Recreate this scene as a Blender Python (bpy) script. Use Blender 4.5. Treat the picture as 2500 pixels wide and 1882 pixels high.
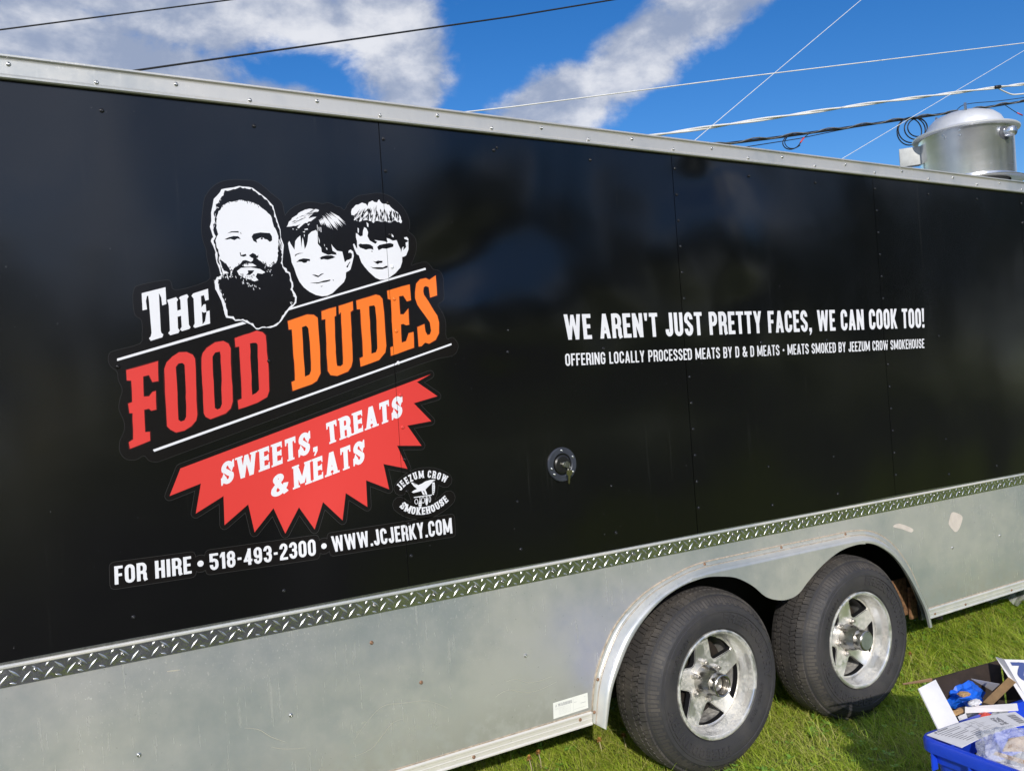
import bpy, bmesh, math, random
import numpy as np
from mathutils import Vector, Matrix
from mathutils.geometry import delaunay_2d_cdt

R = math.radians
scn = bpy.context.scene
C = scn.collection
for o in list(bpy.data.objects):
    bpy.data.objects.remove(o)

# ------------------------------------------------------------------ camera
# world: trailer side wall is the plane y = 0, x runs along the trailer, z up, ground z = 0
F_PX, YAW, PITCH, ROLL, CAM_D, CAM_H = 2136.2, 0.54392, 0.01179, -0.067621, 2.5498, 1.5059
PW, PH = 2500.0, 1882.0
_f = Vector((math.sin(YAW) * math.cos(PITCH), math.cos(YAW) * math.cos(PITCH), math.sin(PITCH)))
_r0 = Vector((math.cos(YAW), -math.sin(YAW), 0)); _u0 = _r0.cross(_f)
_r = math.cos(ROLL) * _r0 + math.sin(ROLL) * _u0
_u = -math.sin(ROLL) * _r0 + math.cos(ROLL) * _u0
cam = bpy.data.cameras.new('camera'); camo = bpy.data.objects.new('camera', cam); C.objects.link(camo)
cam.sensor_fit = 'HORIZONTAL'; cam.sensor_width = 36.0; cam.lens = 36.0 * F_PX / PW
cam.clip_start = 0.05; cam.clip_end = 2000
M = Matrix.Identity(4)
for i in range(3):
    M[i][0] = _r[i]; M[i][1] = _u[i]; M[i][2] = -_f[i]
M[0][3], M[1][3], M[2][3] = 0, -CAM_D, CAM_H
camo.matrix_world = M
scn.camera = camo
scn.render.resolution_x, scn.render.resolution_y = 1024, 770

# ------------------------------------------------------------------ light
SUN_EL, SUN_AZ = 24.5, 210.5          # azimuth clockwise from +y, read from the skirt's shadow on the grass
sdir = Vector((math.sin(R(SUN_AZ)) * math.cos(R(SUN_EL)), math.cos(R(SUN_AZ)) * math.cos(R(SUN_EL)), math.sin(R(SUN_EL))))
sun = bpy.data.lights.new('sun', 'SUN'); suno = bpy.data.objects.new('sun', sun); C.objects.link(suno)
sun.energy = 3.8; sun.angle = R(0.53); sun.color = (1.0, 0.945, 0.87)
suno.rotation_euler = sdir.to_track_quat('Z', 'Y').to_euler(); suno.location = (-6, -12, 8)
scn.view_settings.view_transform = 'Standard'; scn.view_settings.look = 'None'
scn.view_settings.exposure = 0.0; scn.view_settings.gamma = 1.0; scn.view_settings.use_curve_mapping = False

class NT:
    """small node builder"""
    def __init__(s, tree): s.t = tree; s.n = tree.nodes; s.l = tree.links
    def put(s, sock, v):
        if v is None: return
        if isinstance(v, bpy.types.NodeSocket): s.l.new(v, sock)
        else: sock.default_value = v
    def m(s, op, a, b=None, c=None, clamp=False):
        n = s.n.new('ShaderNodeMath'); n.operation = op; n.use_clamp = clamp
        for i, v in enumerate((a, b, c)): s.put(n.inputs[i], v)
        return n.outputs[0]
    def add(s, a, b): return s.m('ADD', a, b)
    def mul(s, a, b): return s.m('MULTIPLY', a, b)
    def sub(s, a, b): return s.m('SUBTRACT', a, b)
    def step(s, v, a, b, o0=0.0, o1=1.0):
        n = s.n.new('ShaderNodeMapRange'); n.interpolation_type = 'SMOOTHSTEP'
        s.put(n.inputs[0], v); n.inputs[1].default_value = a; n.inputs[2].default_value = b
        n.inputs[3].default_value = o0; n.inputs[4].default_value = o1
        return n.outputs[0]
    def noise(s, vec, scale, detail=4, rough=0.5, dist=0.0):
        n = s.n.new('ShaderNodeTexNoise'); s.put(n.inputs['Vector'], vec)
        n.inputs['Scale'].default_value = scale; n.inputs['Detail'].default_value = detail
        n.inputs['Roughness'].default_value = rough; n.inputs['Distortion'].default_value = dist
        return n.outputs['Fac']
    def voro(s, vec, scale, feat='F1'):
        n = s.n.new('ShaderNodeTexVoronoi'); n.feature = feat; s.put(n.inputs['Vector'], vec)
        n.inputs['Scale'].default_value = scale
        return n.outputs['Distance']
    def mix(s, f, a, b):
        n = s.n.new('ShaderNodeMix'); n.data_type = 'RGBA'
        s.put(n.inputs[0], f); s.put(n.inputs[6], a); s.put(n.inputs[7], b)
        return n.outputs[2]
    def xyz(s, v):
        n = s.n.new('ShaderNodeSeparateXYZ'); s.l.new(v, n.inputs[0]); return n.outputs
    def comb(s, x, y, z):
        n = s.n.new('ShaderNodeCombineXYZ')
        for i, v in enumerate((x, y, z)): s.put(n.inputs[i], v)
        return n.outputs[0]
    def obj(s): return s.n.new('ShaderNodeTexCoord').outputs['Object']
    def geo(s): return s.n.new('ShaderNodeNewGeometry').outputs['Position']
    def scale(s, v, sc):
        n = s.n.new('ShaderNodeVectorMath'); n.operation = 'MULTIPLY'; s.l.new(v, n.inputs[0]); n.inputs[1].default_value = sc
        return n.outputs[0]
    def bump(s, h, dist=1.0, strength=1.0, normal=None):
        n = s.n.new('ShaderNodeBump'); s.put(n.inputs['Height'], h); n.inputs['Distance'].default_value = dist
        n.inputs['Strength'].default_value = strength
        if normal is not None: s.l.new(normal, n.inputs['Normal'])
        return n.outputs[0]

def c4(c): return (c[0], c[1], c[2], 1.0)

# ------------------------------------------------------------------ sky
world = bpy.data.worlds.new('World'); scn.world = world; world.use_nodes = True
w = NT(world.node_tree); w.n.clear()
wout = w.n.new('ShaderNodeOutputWorld')
sky = w.n.new('ShaderNodeTexSky'); sky.sky_type = 'NISHITA'; sky.sun_disc = False
sky.sun_elevation = R(SUN_EL); sky.sun_rotation = R(SUN_AZ)
sky.altitude = 300; sky.air_density = 1.0; sky.dust_density = 0.35; sky.ozone_density = 3.5
hs = w.n.new('ShaderNodeHueSaturation'); w.l.new(sky.outputs[0], hs.inputs['Color'])
hs.inputs['Saturation'].default_value = 1.32; hs.inputs['Value'].default_value = 1.0; hs.inputs['Hue'].default_value = 0.51
bg1 = w.n.new('ShaderNodeBackground'); w.l.new(hs.outputs[0], bg1.inputs[0]); bg1.inputs[1].default_value = 0.125
dirv = w.n.new('ShaderNodeTexCoord').outputs['Generated']
dx, dy, dz = w.xyz(dirv)[:3]
azd = w.mul(w.m('ARCTAN2', dx, dy), 180 / math.pi)
eld = w.mul(w.m('ARCSINE', dz), 180 / math.pi)
def blob(a0, e0, ra, re, rot):
    c, s_ = math.cos(R(rot)), math.sin(R(rot))
    a = w.sub(azd, a0); e = w.sub(eld, e0)
    p = w.mul(w.add(w.mul(a, c), w.mul(e, s_)), 1 / ra)
    q = w.mul(w.sub(w.mul(e, c), w.mul(a, s_)), 1 / re)
    return w.step(w.m('SQRT', w.add(w.mul(p, p), w.mul(q, q))), 0.25, 1.15, 1.0, 0.0)
bl = None
for b in ((-3, 24.0, 17, 10, 0), (6, 20.0, 13, 6.0, -6), (12, 25.0, 12, 5.4, 0), (21.5, 24.8, 9.5, 4.0, 6), (25.5, 21.5, 5.4, 4.0, 60),
          (17.5, 18.8, 5.5, 2.0, -10), (35.5, 18.2, 6.5, 3.0, 18), (40.8, 20.6, 7.0, 3.3, 30), (47.0, 23.8, 8.0, 3.4, 24), (52.0, 25.2, 6.5, 3.0, 14)):
    v = blob(*b); bl = v if bl is None else w.m('MAXIMUM', bl, v)
insec = w.mul(w.step(azd, -14, -4), w.step(azd, 80, 68))           # clouds named one by one only in this sector
n1 = w.noise(w.scale(dirv, (1, 1, 1.5)), 11.0, 12, 0.60, 0.15)
n2 = w.noise(w.scale(dirv, (1, 1, 1.8)), 3.4, 7, 0.55, 0.2)
dens_a = w.step(w.add(w.mul(bl, 0.80), w.mul(w.sub(n1, 0.5), 1.75)), 0.14, 0.66)
dens_b = w.step(w.add(n2, w.mul(w.sub(n1, 0.5), 0.5)), 0.45, 0.57)
dens_a = w.mul(dens_a, w.step(bl, 0.02, 0.22))
dens = w.add(w.mul(dens_a, insec), w.mul(dens_b, w.sub(1.0, insec)))
dens = w.mul(w.mul(dens, 0.93), w.step(dz, 0.0, 0.06))
n3 = w.noise(w.scale(dirv, (1, 1, 2.0)), 6.0, 6, 0.55)
ccol = w.mix(w.step(w.add(n3, w.mul(w.sub(n1, 0.5), 0.9)), 0.40, 0.74), (0.33, 0.39, 0.53, 1), (0.84, 0.85, 0.89, 1))
sund = w.add(w.add(w.mul(dx, sdir.x), w.mul(dy, sdir.y)), w.mul(dz, sdir.z))      # clouds toward the sun are brighter
sunb = w.add(1.0, w.mul(w.step(sund, 0.2, 1.0), 1.3))
bg2 = w.n.new('ShaderNodeBackground'); w.l.new(ccol, bg2.inputs[0]); w.l.new(sunb, bg2.inputs[1])
mx = w.n.new('ShaderNodeMixShader'); w.l.new(dens, mx.inputs[0]); w.l.new(bg1.outputs[0], mx.inputs[1]); w.l.new(bg2.outputs[0], mx.inputs[2])
w.l.new(mx.outputs[0], wout.inputs[0])

# ------------------------------------------------------------------ helpers
def ray(u, v):
    return _f + _r * ((u - PW / 2) / F_PX) - _u * ((v - PH / 2) / F_PX)
def wall(u, v, y=0.0):
    """photo measurement -> (x, z) on the plane y"""
    d = ray(u, v); t = (y + CAM_D) / d.y
    return (d.x * t, CAM_H + d.z * t)
def level(u, v, z):
    """photo measurement -> point at height z"""
    d = ray(u, v); t = (z - CAM_H) / d.z
    return Vector((d.x * t, -CAM_D + d.y * t, z))

def tag(o, label=None, cat=None, group=None, kind=None):
    if label: o['label'] = label
    if cat: o['category'] = cat
    if group: o['group'] = group
    if kind: o['kind'] = kind
    return o
def thing(name, loc, label, cat, group=None):
    o = bpy.data.objects.new(name, None); C.objects.link(o); o.location = loc; o.empty_display_size = 0.05
    return tag(o, label, cat, group)
def wloc(o):
    v = Vector((0, 0, 0))
    while o: v = v + o.location; o = o.parent
    return v
def adopt(o, parent):
    if parent is not None:
        o.parent = parent
        o.location = o.location - wloc(parent)
def link(name, me, mat=None, parent=None, loc=(0, 0, 0), rot=None):
    o = bpy.data.objects.new(name, me); C.objects.link(o); o.location = loc
    if rot: o.rotation_euler = rot
    if mat is not None:
        if len(me.materials) == 0: me.materials.append(mat)
        elif me.materials[0] != mat:
            o.material_slots[0].link = 'OBJECT'; o.material_slots[0].material = mat
    adopt(o, parent)
    return o
def mesh(name, verts, faces, mat=None, parent=None, smooth=False, loc=(0, 0, 0)):
    me = bpy.data.meshes.new(name); me.from_pydata([tuple(v) for v in verts], [], [tuple(f) for f in faces]); me.update()
    if smooth:
        for p in me.polygons: p.use_smooth = True
    return link(name, me, mat, parent, loc)
def bm_obj(name, bm, mat=None, parent=None, smooth=False, loc=(0, 0, 0), angle=None):
    bmesh.ops.recalc_face_normals(bm, faces=bm.faces)
    me = bpy.data.meshes.new(name); bm.to_mesh(me); bm.free()
    if smooth or angle:
        for p in me.polygons: p.use_smooth = True
        if angle: me.set_sharp_from_angle(angle=R(angle))
    return link(name, me, mat, parent, loc)
def box(name, lo, hi, mat, parent=None, bevel=0.0, rot=None):
    bm = bmesh.new(); bmesh.ops.create_cube(bm, size=1.0)
    c = [(a + b) / 2 for a, b in zip(lo, hi)]; s = [b - a for a, b in zip(lo, hi)]
    for v in bm.verts: v.co = Vector((v.co.x * s[0], v.co.y * s[1], v.co.z * s[2]))
    if bevel: bmesh.ops.bevel(bm, geom=bm.edges[:], offset=bevel, segments=2, affect='EDGES', profile=0.7)
    o = bm_obj(name, bm, mat, None, angle=40 if bevel else None, loc=c)
    if rot: o.rotation_euler = rot
    adopt(o, parent)
    return o
def lathe_data(prof, n=48, axis='y'):
    """prof: list of (r, h); surface of revolution round the axis"""
    V, Fc = [], []
    for r, h in prof:
        for k in range(n):
            a = 2 * math.pi * k / n
            if axis == 'y': V.append((r * math.cos(a), h, r * math.sin(a)))
            else: V.append((r * math.cos(a), r * math.sin(a), h))
    for i in range(len(prof) - 1):
        for k in range(n):
            k2 = (k + 1) % n
            Fc.append((i * n + k, i * n + k2, (i + 1) * n + k2, (i + 1) * n + k))
    return V, Fc
def lathe(name, prof, mat, parent=None, n=48, axis='y', loc=(0, 0, 0), angle=35, cap=False):
    V, Fc = lathe_data(prof, n, axis)
    if cap: Fc.append(tuple(range((len(prof) - 1) * n, len(prof) * n)))
    bm = bmesh.new(); vs = [bm.verts.new(v) for v in V]
    for f in Fc:
        try: bm.faces.new([vs[i] for i in f])
        except ValueError: pass
    bmesh.ops.remove_doubles(bm, verts=bm.verts, dist=1e-6)
    return bm_obj(name, bm, mat, parent, angle=angle, loc=loc)
def tube_data(pts, r, n=8, close=False):
    pts = [Vector(p) for p in pts]; V, Fc = [], []
    up = Vector((0.13, 0.21, 0.97)).normalized()
    N = len(pts)
    for i, p in enumerate(pts):
        if close: t = pts[(i + 1) % N] - pts[i - 1]
        else: t = pts[min(i + 1, N - 1)] - pts[max(i - 1, 0)]
        t.normalize(); a = t.cross(up)
        if a.length < 0.05: a = t.cross(Vector((1, 0, 0)))
        a.normalize(); b = t.cross(a)
        rr = r[i] if isinstance(r, (list, tuple)) else r
        for k in range(n):
            q = 2 * math.pi * k / n
            V.append(p + a * (rr * math.cos(q)) + b * (rr * math.sin(q)))
    for i in range(N if close else N - 1):
        j = (i + 1) % N
        for k in range(n):
            k2 = (k + 1) % n
            Fc.append((i * n + k, i * n + k2, j * n + k2, j * n + k))
    if not close:
        Fc.append(tuple(range(n))[::-1]); Fc.append(tuple(range((N - 1) * n, N * n)))
    return V, Fc
def tube(name, pts, r, mat, parent=None, n=8, close=False):
    V, Fc = tube_data(pts, r, n, close)
    return mesh(name, V, Fc, mat, parent, smooth=True)
def join_data(parts):
    V, Fc = [], []
    for v, f in parts:
        o = len(V); V += list(v); Fc += [tuple(i + o for i in q) for q in f]
    return V, Fc
def smooth_curve(pts, sub=4, closed=False):
    out = []; n = len(pts)
    rng = range(n) if closed else range(n - 1)
    for i in rng:
        p0 = pts[i - 1] if (closed or i > 0) else pts[i]
        p1 = pts[i]; p2 = pts[(i + 1) % n]
        p3 = pts[(i + 2) % n] if (closed or i + 2 < n) else p2
        for k in range(sub):
            t = k / sub
            out.append(tuple(0.5 * (2 * b + (c - a) * t + (2 * a - 5 * b + 4 * c - d) * t * t + (3 * b - a - 3 * c + d) * t ** 3)
                             for a, b, c, d in zip(p0, p1, p2, p3)))
    if not closed: out.append(tuple(pts[-1]))
    return out

# --- flat artwork: painter's order over a constrained triangulation (every colour its own region, nothing overlaps)
def cdt(polys):
    vs, es = [], []
    for pl in polys:
        o = len(vs); n = len(pl)
        vs += [Vector((p[0], p[1])) for p in pl]; es += [(o + i, o + (i + 1) % n) for i in range(n)]
    ov, oe, of = delaunay_2d_cdt(vs, es, [], 0, 1e-7)[:3]
    return np.array([(v[0], v[1]) for v in ov]), [tuple(f) for f in of]
def inside(P, poly):
    poly = np.asarray(poly, float); x, y = P[:, 0], P[:, 1]
    res = np.zeros(len(P), bool)
    lo, hi = poly.min(0), poly.max(0)
    idx = np.nonzero((x >= lo[0]) & (x <= hi[0]) & (y >= lo[1]) & (y <= hi[1]))[0]
    if len(idx) == 0: return res
    xs, ys = x[idx], y[idx]; r = np.zeros(len(idx), bool)
    n = len(poly)
    for i in range(n):
        x1, y1 = poly[i]; x2, y2 = poly[(i + 1) % n]
        if y1 == y2: continue
        c = ((y1 > ys) != (y2 > ys)) & (xs < (x2 - x1) * (ys - y1) / (y2 - y1) + x1)
        r ^= c
    res[idx] = r
    return res
class Art:
    """flat print on the wall: polygons in wall metres (x, z), painted in order"""
    def __init__(s, y): s.items = []; s.y = y
    def fill(s, key, poly): s.items.append((key, [(float(a), float(b)) for a, b in poly]))
    def build(s, mats, parent, names, cuts=()):
        polys = [p for _, p in s.items] + [p for p in cuts]
        V, Fs = cdt(polys)
        T = np.array([f for f in Fs]); cen = V[T].mean(1)
        lab = np.full(len(T), -1, int); keys = []
        for k, p in s.items:
            if k not in keys: keys.append(k)
            lab[inside(cen, p)] = keys.index(k)
        for p in cuts: lab[inside(cen, p)] = -1
        s.V, s.T, s.lab, s.keys = V, T, lab, keys
        out = {}
        for i, k in enumerate(keys):
            t = T[lab == i]
            if k is None or len(t) == 0: continue
            use = np.unique(t); remap = -np.ones(len(V), int); remap[use] = np.arange(len(use))
            vs = [(V[j][0], s.y, V[j][1]) for j in use]
            fs = []
            for f in remap[t]:
                a, b, c = (V[use[j]] for j in f)
                ar = (b[0] - a[0]) * (c[1] - a[1]) - (b[1] - a[1]) * (c[0] - a[0])
                fs.append(tuple(f) if ar > 0 else tuple(f[::-1]))
            out[k] = mesh(names[k], vs, fs, mats[k], parent)
        return out
    def colour_at(s, x, z):
        r = None
        for k, p in s.items:
            if inside(np.array([[x, z]]), p)[0]: r = k
        return r
def region_solid(name, outer, holes, y0, y1, mat, parent=None, loc=(0, 0, 0), bevel=0.0):
    """2-D outline in (x, z) with holes, thickened from y0 (front) to y1"""
    V, Fs = cdt([outer] + list(holes)); T = np.array(Fs); cen = V[T].mean(1)
    keep = inside(cen, outer)
    for h in holes: keep &= ~inside(cen, h)
    T = T[keep]
    bm = bmesh.new(); vs = {}
    def gv(i):
        if i not in vs: vs[i] = bm.verts.new((V[i][0], y0, V[i][1]))
        return vs[i]
    for f in T: bm.faces.new([gv(int(i)) for i in f])
    bmesh.ops.recalc_face_normals(bm, faces=bm.faces)
    r = bmesh.ops.extrude_face_region(bm, geom=bm.faces[:])
    for e in r['geom']:
        if isinstance(e, bmesh.types.BMVert): e.co.y = y1
    return bm_obj(name, bm, mat, parent, angle=30, loc=loc)
def thick(path, wd, closed=False):
    """quads that stroke a centre line"""
    pts = [Vector(p) for p in path]; n = len(pts); L, Rr = [], []
    for i, p in enumerate(pts):
        if closed: a, b = pts[i - 1], pts[(i + 1) % n]
        else: a, b = pts[max(i - 1, 0)], pts[min(i + 1, n - 1)]
        d1 = (p - a); d2 = (b - p)
        if d1.length < 1e-9: d1 = d2
        if d2.length < 1e-9: d2 = d1
        d1 = d1.normalized(); d2 = d2.normalized(); t = (d1 + d2)
        t = d1 if t.length < 1e-6 else t.normalized()
        nn = Vector((-t.y, t.x)); k = 1.0 / max(0.45, nn.dot(Vector((-d1.y, d1.x))))
        wi = (wd[i] if isinstance(wd, (list, tuple)) else wd) / 2 * k
        L.append(p + nn * wi); Rr.append(p - nn * wi)
    out = []
    for i in range(n if closed else n - 1):
        j = (i + 1) % n
        out.append([tuple(L[i]), tuple(L[j]), tuple(Rr[j]), tuple(Rr[i])])
    return out
def ngon(cx, cy, rx, ry=None, n=14, rot=0):
    ry = rx if ry is None else ry
    return [(cx + rx * math.cos(2 * math.pi * k / n + rot), cy + ry * math.sin(2 * math.pi * k / n + rot)) for k in range(n)]
def halo(art, key, poly, wd, closed=True):
    """rounded outline around a polygon"""
    n = len(poly)
    for i in range(n if closed else n - 1):
        a, b = Vector(poly[i]), Vector(poly[(i + 1) % n]); d = b - a
        if d.length < 1e-6: continue
        d.normalize(); nn = Vector((-d.y, d.x)) * wd
        art.fill(key, [tuple(a + nn), tuple(b + nn), tuple(b - nn), tuple(a - nn)])
    for p in poly: art.fill(key, ngon(p[0], p[1], wd, n=10))
rj = random.Random(5)
def jag(poly, amp, step, rnd=rj, closed=True):
    out = []; n = len(poly)
    for i in range(n if closed else n - 1):
        a, b = poly[i], poly[(i + 1) % n]
        L = math.hypot(b[0] - a[0], b[1] - a[1]); k = max(1, int(L / step))
        nx, ny = -(b[1] - a[1]) / (L + 1e-9), (b[0] - a[0]) / (L + 1e-9)
        for j in range(k):
            t = (j + (rnd.uniform(-0.3, 0.3) if j else 0)) / k; q = rnd.uniform(-amp, amp)
            out.append((a[0] + (b[0] - a[0]) * t + nx * q, a[1] + (b[1] - a[1]) * t + ny * q))
    return out

# --- lettering: two stroked alphabets, cap height 1
def arcp(cx, cy, rx, ry, a0, a1, n=7):
    return [(cx + rx * math.cos(R(a0 + (a1 - a0) * k / n)), cy + ry * math.sin(R(a0 + (a1 - a0) * k / n))) for k in range(n + 1)]
WID = dict(I=0.0, M=.66, W=.74, N=.5, E=.38, F=.37, L=.36, T=.42, J=.38, A=.5, Y=.48, K=.48, Z=.42, **{'1': .27, '.': .0, ',': .0, "'": .0, '!': .0, '-': .27,
           '*': .26, '&': .56, ' ': .30, '4': .46})
def glyph(ch, t=.17, slab=False, wide=1.0):
    h = t / 2
    w_ = WID.get(ch, .45) * wide
    if ch in 'I.,\'!': w_ = t
    if slab and ch in 'I': w_ = t
    x0, x1, y0, y1, xm = h, w_ - h, h * .92, 1 - h * .92, w_ / 2
    P = []; S = []
    def st(pts, closed=False): P.extend(thick(pts, t, closed))
    def V(x, a=0.0, b=1.0): P.append([(x - h, a), (x + h, a), (x + h, b), (x - h, b)])
    def Hb(a, b, y, tt=t * .92): P.append([(a, y - tt / 2), (b, y - tt / 2), (b, y + tt / 2), (a, y + tt / 2)])
    def D(ax, ay, bx, by, k=1.08):
        q = h * k; P.append([(ax - q, ay), (ax + q, ay), (bx + q, by), (bx - q, by)])
    rx = (x1 - x0) / 2; ry = min(.2, rx * 1.25)
    if ch in 'O0':
        st(arcp(xm, y1 - ry, rx, ry, 0, 180) + arcp(xm, y0 + ry, rx, ry, 180, 360), True)
    elif ch == 'C': st([(x1, .66)] + arcp(xm, y1 - ry, rx, ry, 0, 180) + arcp(xm, y0 + ry, rx, ry, 180, 360) + [(x1, .34)])
    elif ch == 'G':
        st([(x1, .68)] + arcp(xm, y1 - ry, rx, ry, 0, 180) + arcp(xm, y0 + ry, rx, ry, 180, 360) + [(x1, .5)]); Hb(xm, w_, .47)
    elif ch == 'U': st([(x0, 1)] + arcp(xm, y0 + ry, rx, ry, 180, 360) + [(x1, 1)]); S += [(x0, 1), (x1, 1)]
    elif ch == 'J':
        st([(x1, 1)] + arcp(xm, y0 + ry, rx, ry, 360, 180) + [(x0, .3)]); S += [(x1, 1)]
    elif ch == 'D':
        V(x0); st([(x0, y1)] + arcp(x1 - rx, y1 - ry, rx, ry, 90, 0) + arcp(x1 - rx, y0 + ry, rx, ry, 0, -90) + [(x0, y0)]); S += [(x0, 1), (x0, 0)]
    elif ch in 'PRB':
        V(x0); S += [(x0, 1), (x0, 0)]
        r2 = .19; st([(x0, y1)] + arcp(x1 - .13, y1 - r2, .13, r2, 90, 0) + arcp(x1 - .13, .47 + r2 - .0, .13, r2, 0, -90) + [(x0, .47)])
        if ch == 'R': st([(xm - .02, .47)] + arcp(x1 - .12, .33, .12, .14, 90, 0, 4) + [(x1, .12), (x1 + .05, .0)]); S += [] if not slab else [(x1 + .03, 0)]
        if ch == 'B': st([(x0, .47)] + arcp(x1 - .13, .47 - .17, .13, .17, 90, 0) + arcp(x1 - .13, y0 + .2, .13, .2, 0, -90) + [(x0, y0)])
    elif ch in 'EFL':
        V(x0); S += [(x0, 1), (x0, 0)]
        if ch in 'EF': Hb(x0, w_, y1); Hb(x0, w_ - .04, .51)
        if ch in 'EL': Hb(x0, w_, y0)
        if slab:
            if ch in 'EF': P.append([(w_ - .07, 1), (w_, 1), (w_, .72), (w_ - .05, .74)]); P.append([(w_ - .1, .4), (w_ - .03, .36), (w_ - .03, .66), (w_ - .1, .62)])
            if ch in 'EL': P.append([(w_ - .07, 0), (w_, 0), (w_, .3), (w_ - .05, .27)])
    elif ch == 'H': V(x0); V(x1); Hb(x0, x1, .5); S += [(x0, 1), (x0, 0), (x1, 1), (x1, 0)]
    elif ch == 'I': V(x0); S += [(x0, 1), (x0, 0)]
    elif ch == 'T':
        V(xm); Hb(0, w_, y1); S += [(xm, 0)]
        if slab: P.append([(0, 1), (.07, 1), (.06, .72), (0, .7)]); P.append([(w_ - .07, 1), (w_, 1), (w_, .7), (w_ - .06, .72)])
    elif ch == 'N': V(x0); V(x1); D(x0, 1, x1, 0, 1.0); S += [(x0, 1), (x0, 0), (x1, 1)]
    elif ch == 'M': V(x0); V(x1); D(x0, 1, xm, .12, .95); D(x1, 1, xm, .12, .95); S += [(x0, 1), (x0, 0), (x1, 1), (x1, 0)]
    elif ch == 'W':
        a = w_ * .28; D(h, 1, a, 0, .95); D(xm, .98, a, 0, .8); D(xm, .98, w_ - a, 0, .8); D(w_ - h, 1, w_ - a, 0, .95); S += [(h, 1), (w_ - h, 1)]
    elif ch == 'A':
        D(h, 0, xm, 1, .98); D(w_ - h, 0, xm, 1, .98); Hb(.1, w_ - .1, .27, t * .8); S += [(h, 0), (w_ - h, 0)]
    elif ch == 'Y': D(h, 1, xm, .42, .98); D(w_ - h, 1, xm, .42, .98); V(xm, 0, .5); S += [(h, 1), (w_ - h, 1), (xm, 0)]
    elif ch == 'K': V(x0); D(x0 + h, .42, w_ - h, 1, 1.0); D(x0 + h * 1.2, .55, w_ - h * .9, 0, 1.0); S += [(x0, 1), (x0, 0), (w_ - h, 0), (w_ - h, 1)]
    elif ch == 'Z': Hb(0, w_, y1); Hb(0, w_, y0); D(h, 0.02, w_ - h, .98, 1.05)
    elif ch == 'S':
        q = .21
        st([(x1, .7)] + arcp(xm, y1 - q, rx, q, 0, 180, 9) + [(x0 + .01, .64), (xm - .02, .53), (xm + .03, .47), (x1 - .01, .37)] + arcp(xm, y0 + q, rx, q, 0, -180, 9) + [(x0, .3)])
        if slab: P.append([(x1 - h, .66), (w_ + .03, .66), (w_ + .03, 1), (w_ - .02, 1)]); P.append([(x0 + h, .34), (-.03, .34), (-.03, 0), (.02, 0)])
    elif ch == '5':
        q = .2; Hb(x0, w_, y1); V(x0, .5, 1); st([(x0, .55), (xm, .6)] + arcp(xm, .6 - q, rx, q, 60, 0, 3) + arcp(xm, y0 + q, rx, q, 0, -180, 8) + [(x0, .32)])
    elif ch == '1': V(w_ - h); P.append([(0, .8), (0, .66), (w_ - h, .8), (w_ - h, 1), (w_ - t, 1)])
    elif ch == '8':
        q = .2; st(arcp(xm, y1 - q, rx * .95, q, 0, 180) + arcp(xm, .52 + q * .8, rx * .95, q * .8, 180, 360), True); st(arcp(xm, .52 - q * .8, rx, q * .9, 0, 180) + arcp(xm, y0 + q, rx, q, 180, 360), True)
    elif ch == '4': V(w_ - .13 - h * .2); Hb(0, w_, .28); D(h * .9, .26, w_ - .13, .98, .9)
    elif ch == '9':
        q = .2; st([(x1, .5)] + arcp(xm, y1 - q, rx, q, 0, 180) + arcp(xm, .42 + q, rx, q, 180, 360), True); st([(x1, .7), (x1, .3)] + arcp(xm, y0 + q, rx, q, 0, -180, 8) + [(x0, .3)])
    elif ch == '3':
        q = .2; st([(x0, .7)] + arcp(xm, y1 - q, rx, q, 180, 0) + arcp(xm, .52 + .12, rx, .12, 0, -90, 4)); st([(xm - .06, .52)] + arcp(xm, .52 - .16, rx, .16, 90, 0, 4) + arcp(xm, y0 + q, rx, q, 0, -180, 8) + [(x0, .3)])
    elif ch == '2':
        q = .2; st([(x0, .68)] + arcp(xm, y1 - q, rx, q, 180, -20, 9) + [(xm + .03, .45), (x0 + .02, .22), (x0, 0)]); Hb(0, w_, y0)
    elif ch == '-': Hb(.03, w_ - .03, .46)
    elif ch == '.': P.append([(0, 0), (t, 0), (t, t), (0, t)])
    elif ch == ',': P.append([(0, t), (0, 0), (t * .45, 0), (t * .1, -t * .9), (t * .45, -t * .9), (t, 0), (t, t)])
    elif ch == "'": P.append([(0, 1), (t, 1), (t * .8, .68), (t * .2, .68)])
    elif ch == '!': P.append([(0, 1), (t, 1), (t * .8, .3), (t * .2, .3)]); P.append([(0, 0), (t, 0), (t, t), (0, t)])
    elif ch == '*': P.append(ngon(w_ / 2, .47, .11, .11, 14))
    elif ch == '&':
        st([(w_ - .03, .03), (w_ * .30, .66)] + arcp(w_ * .42, .79, w_ * .2, .13, 200, -60, 10) + [(w_ * .34, .5), (w_ * .17, .36)] + arcp(w_ * .42, .25, w_ * .27, .17, 170, 330, 9) + [(w_ * .86, .34), (w_ * .93, .5)])
    if slab:
        for sx, sy in S:
            e = .058
            P.append([(sx - h - e, sy), (sx + h + e, sy), (sx + h + e, sy + (.085 if sy == 0 else -.085)), (sx - h - e, sy + (.085 if sy == 0 else -.085))])
    return w_, P
def layout(text, t=.17, slab=False, gap=.075, wide=1.0):
    x = 0; out = []
    for ch in text:
        w_, P = glyph(ch, t, slab, wide)
        out.append((x, w_, P)); x += w_ + (gap if ch != ' ' else 0)
    return x - gap, out
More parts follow.
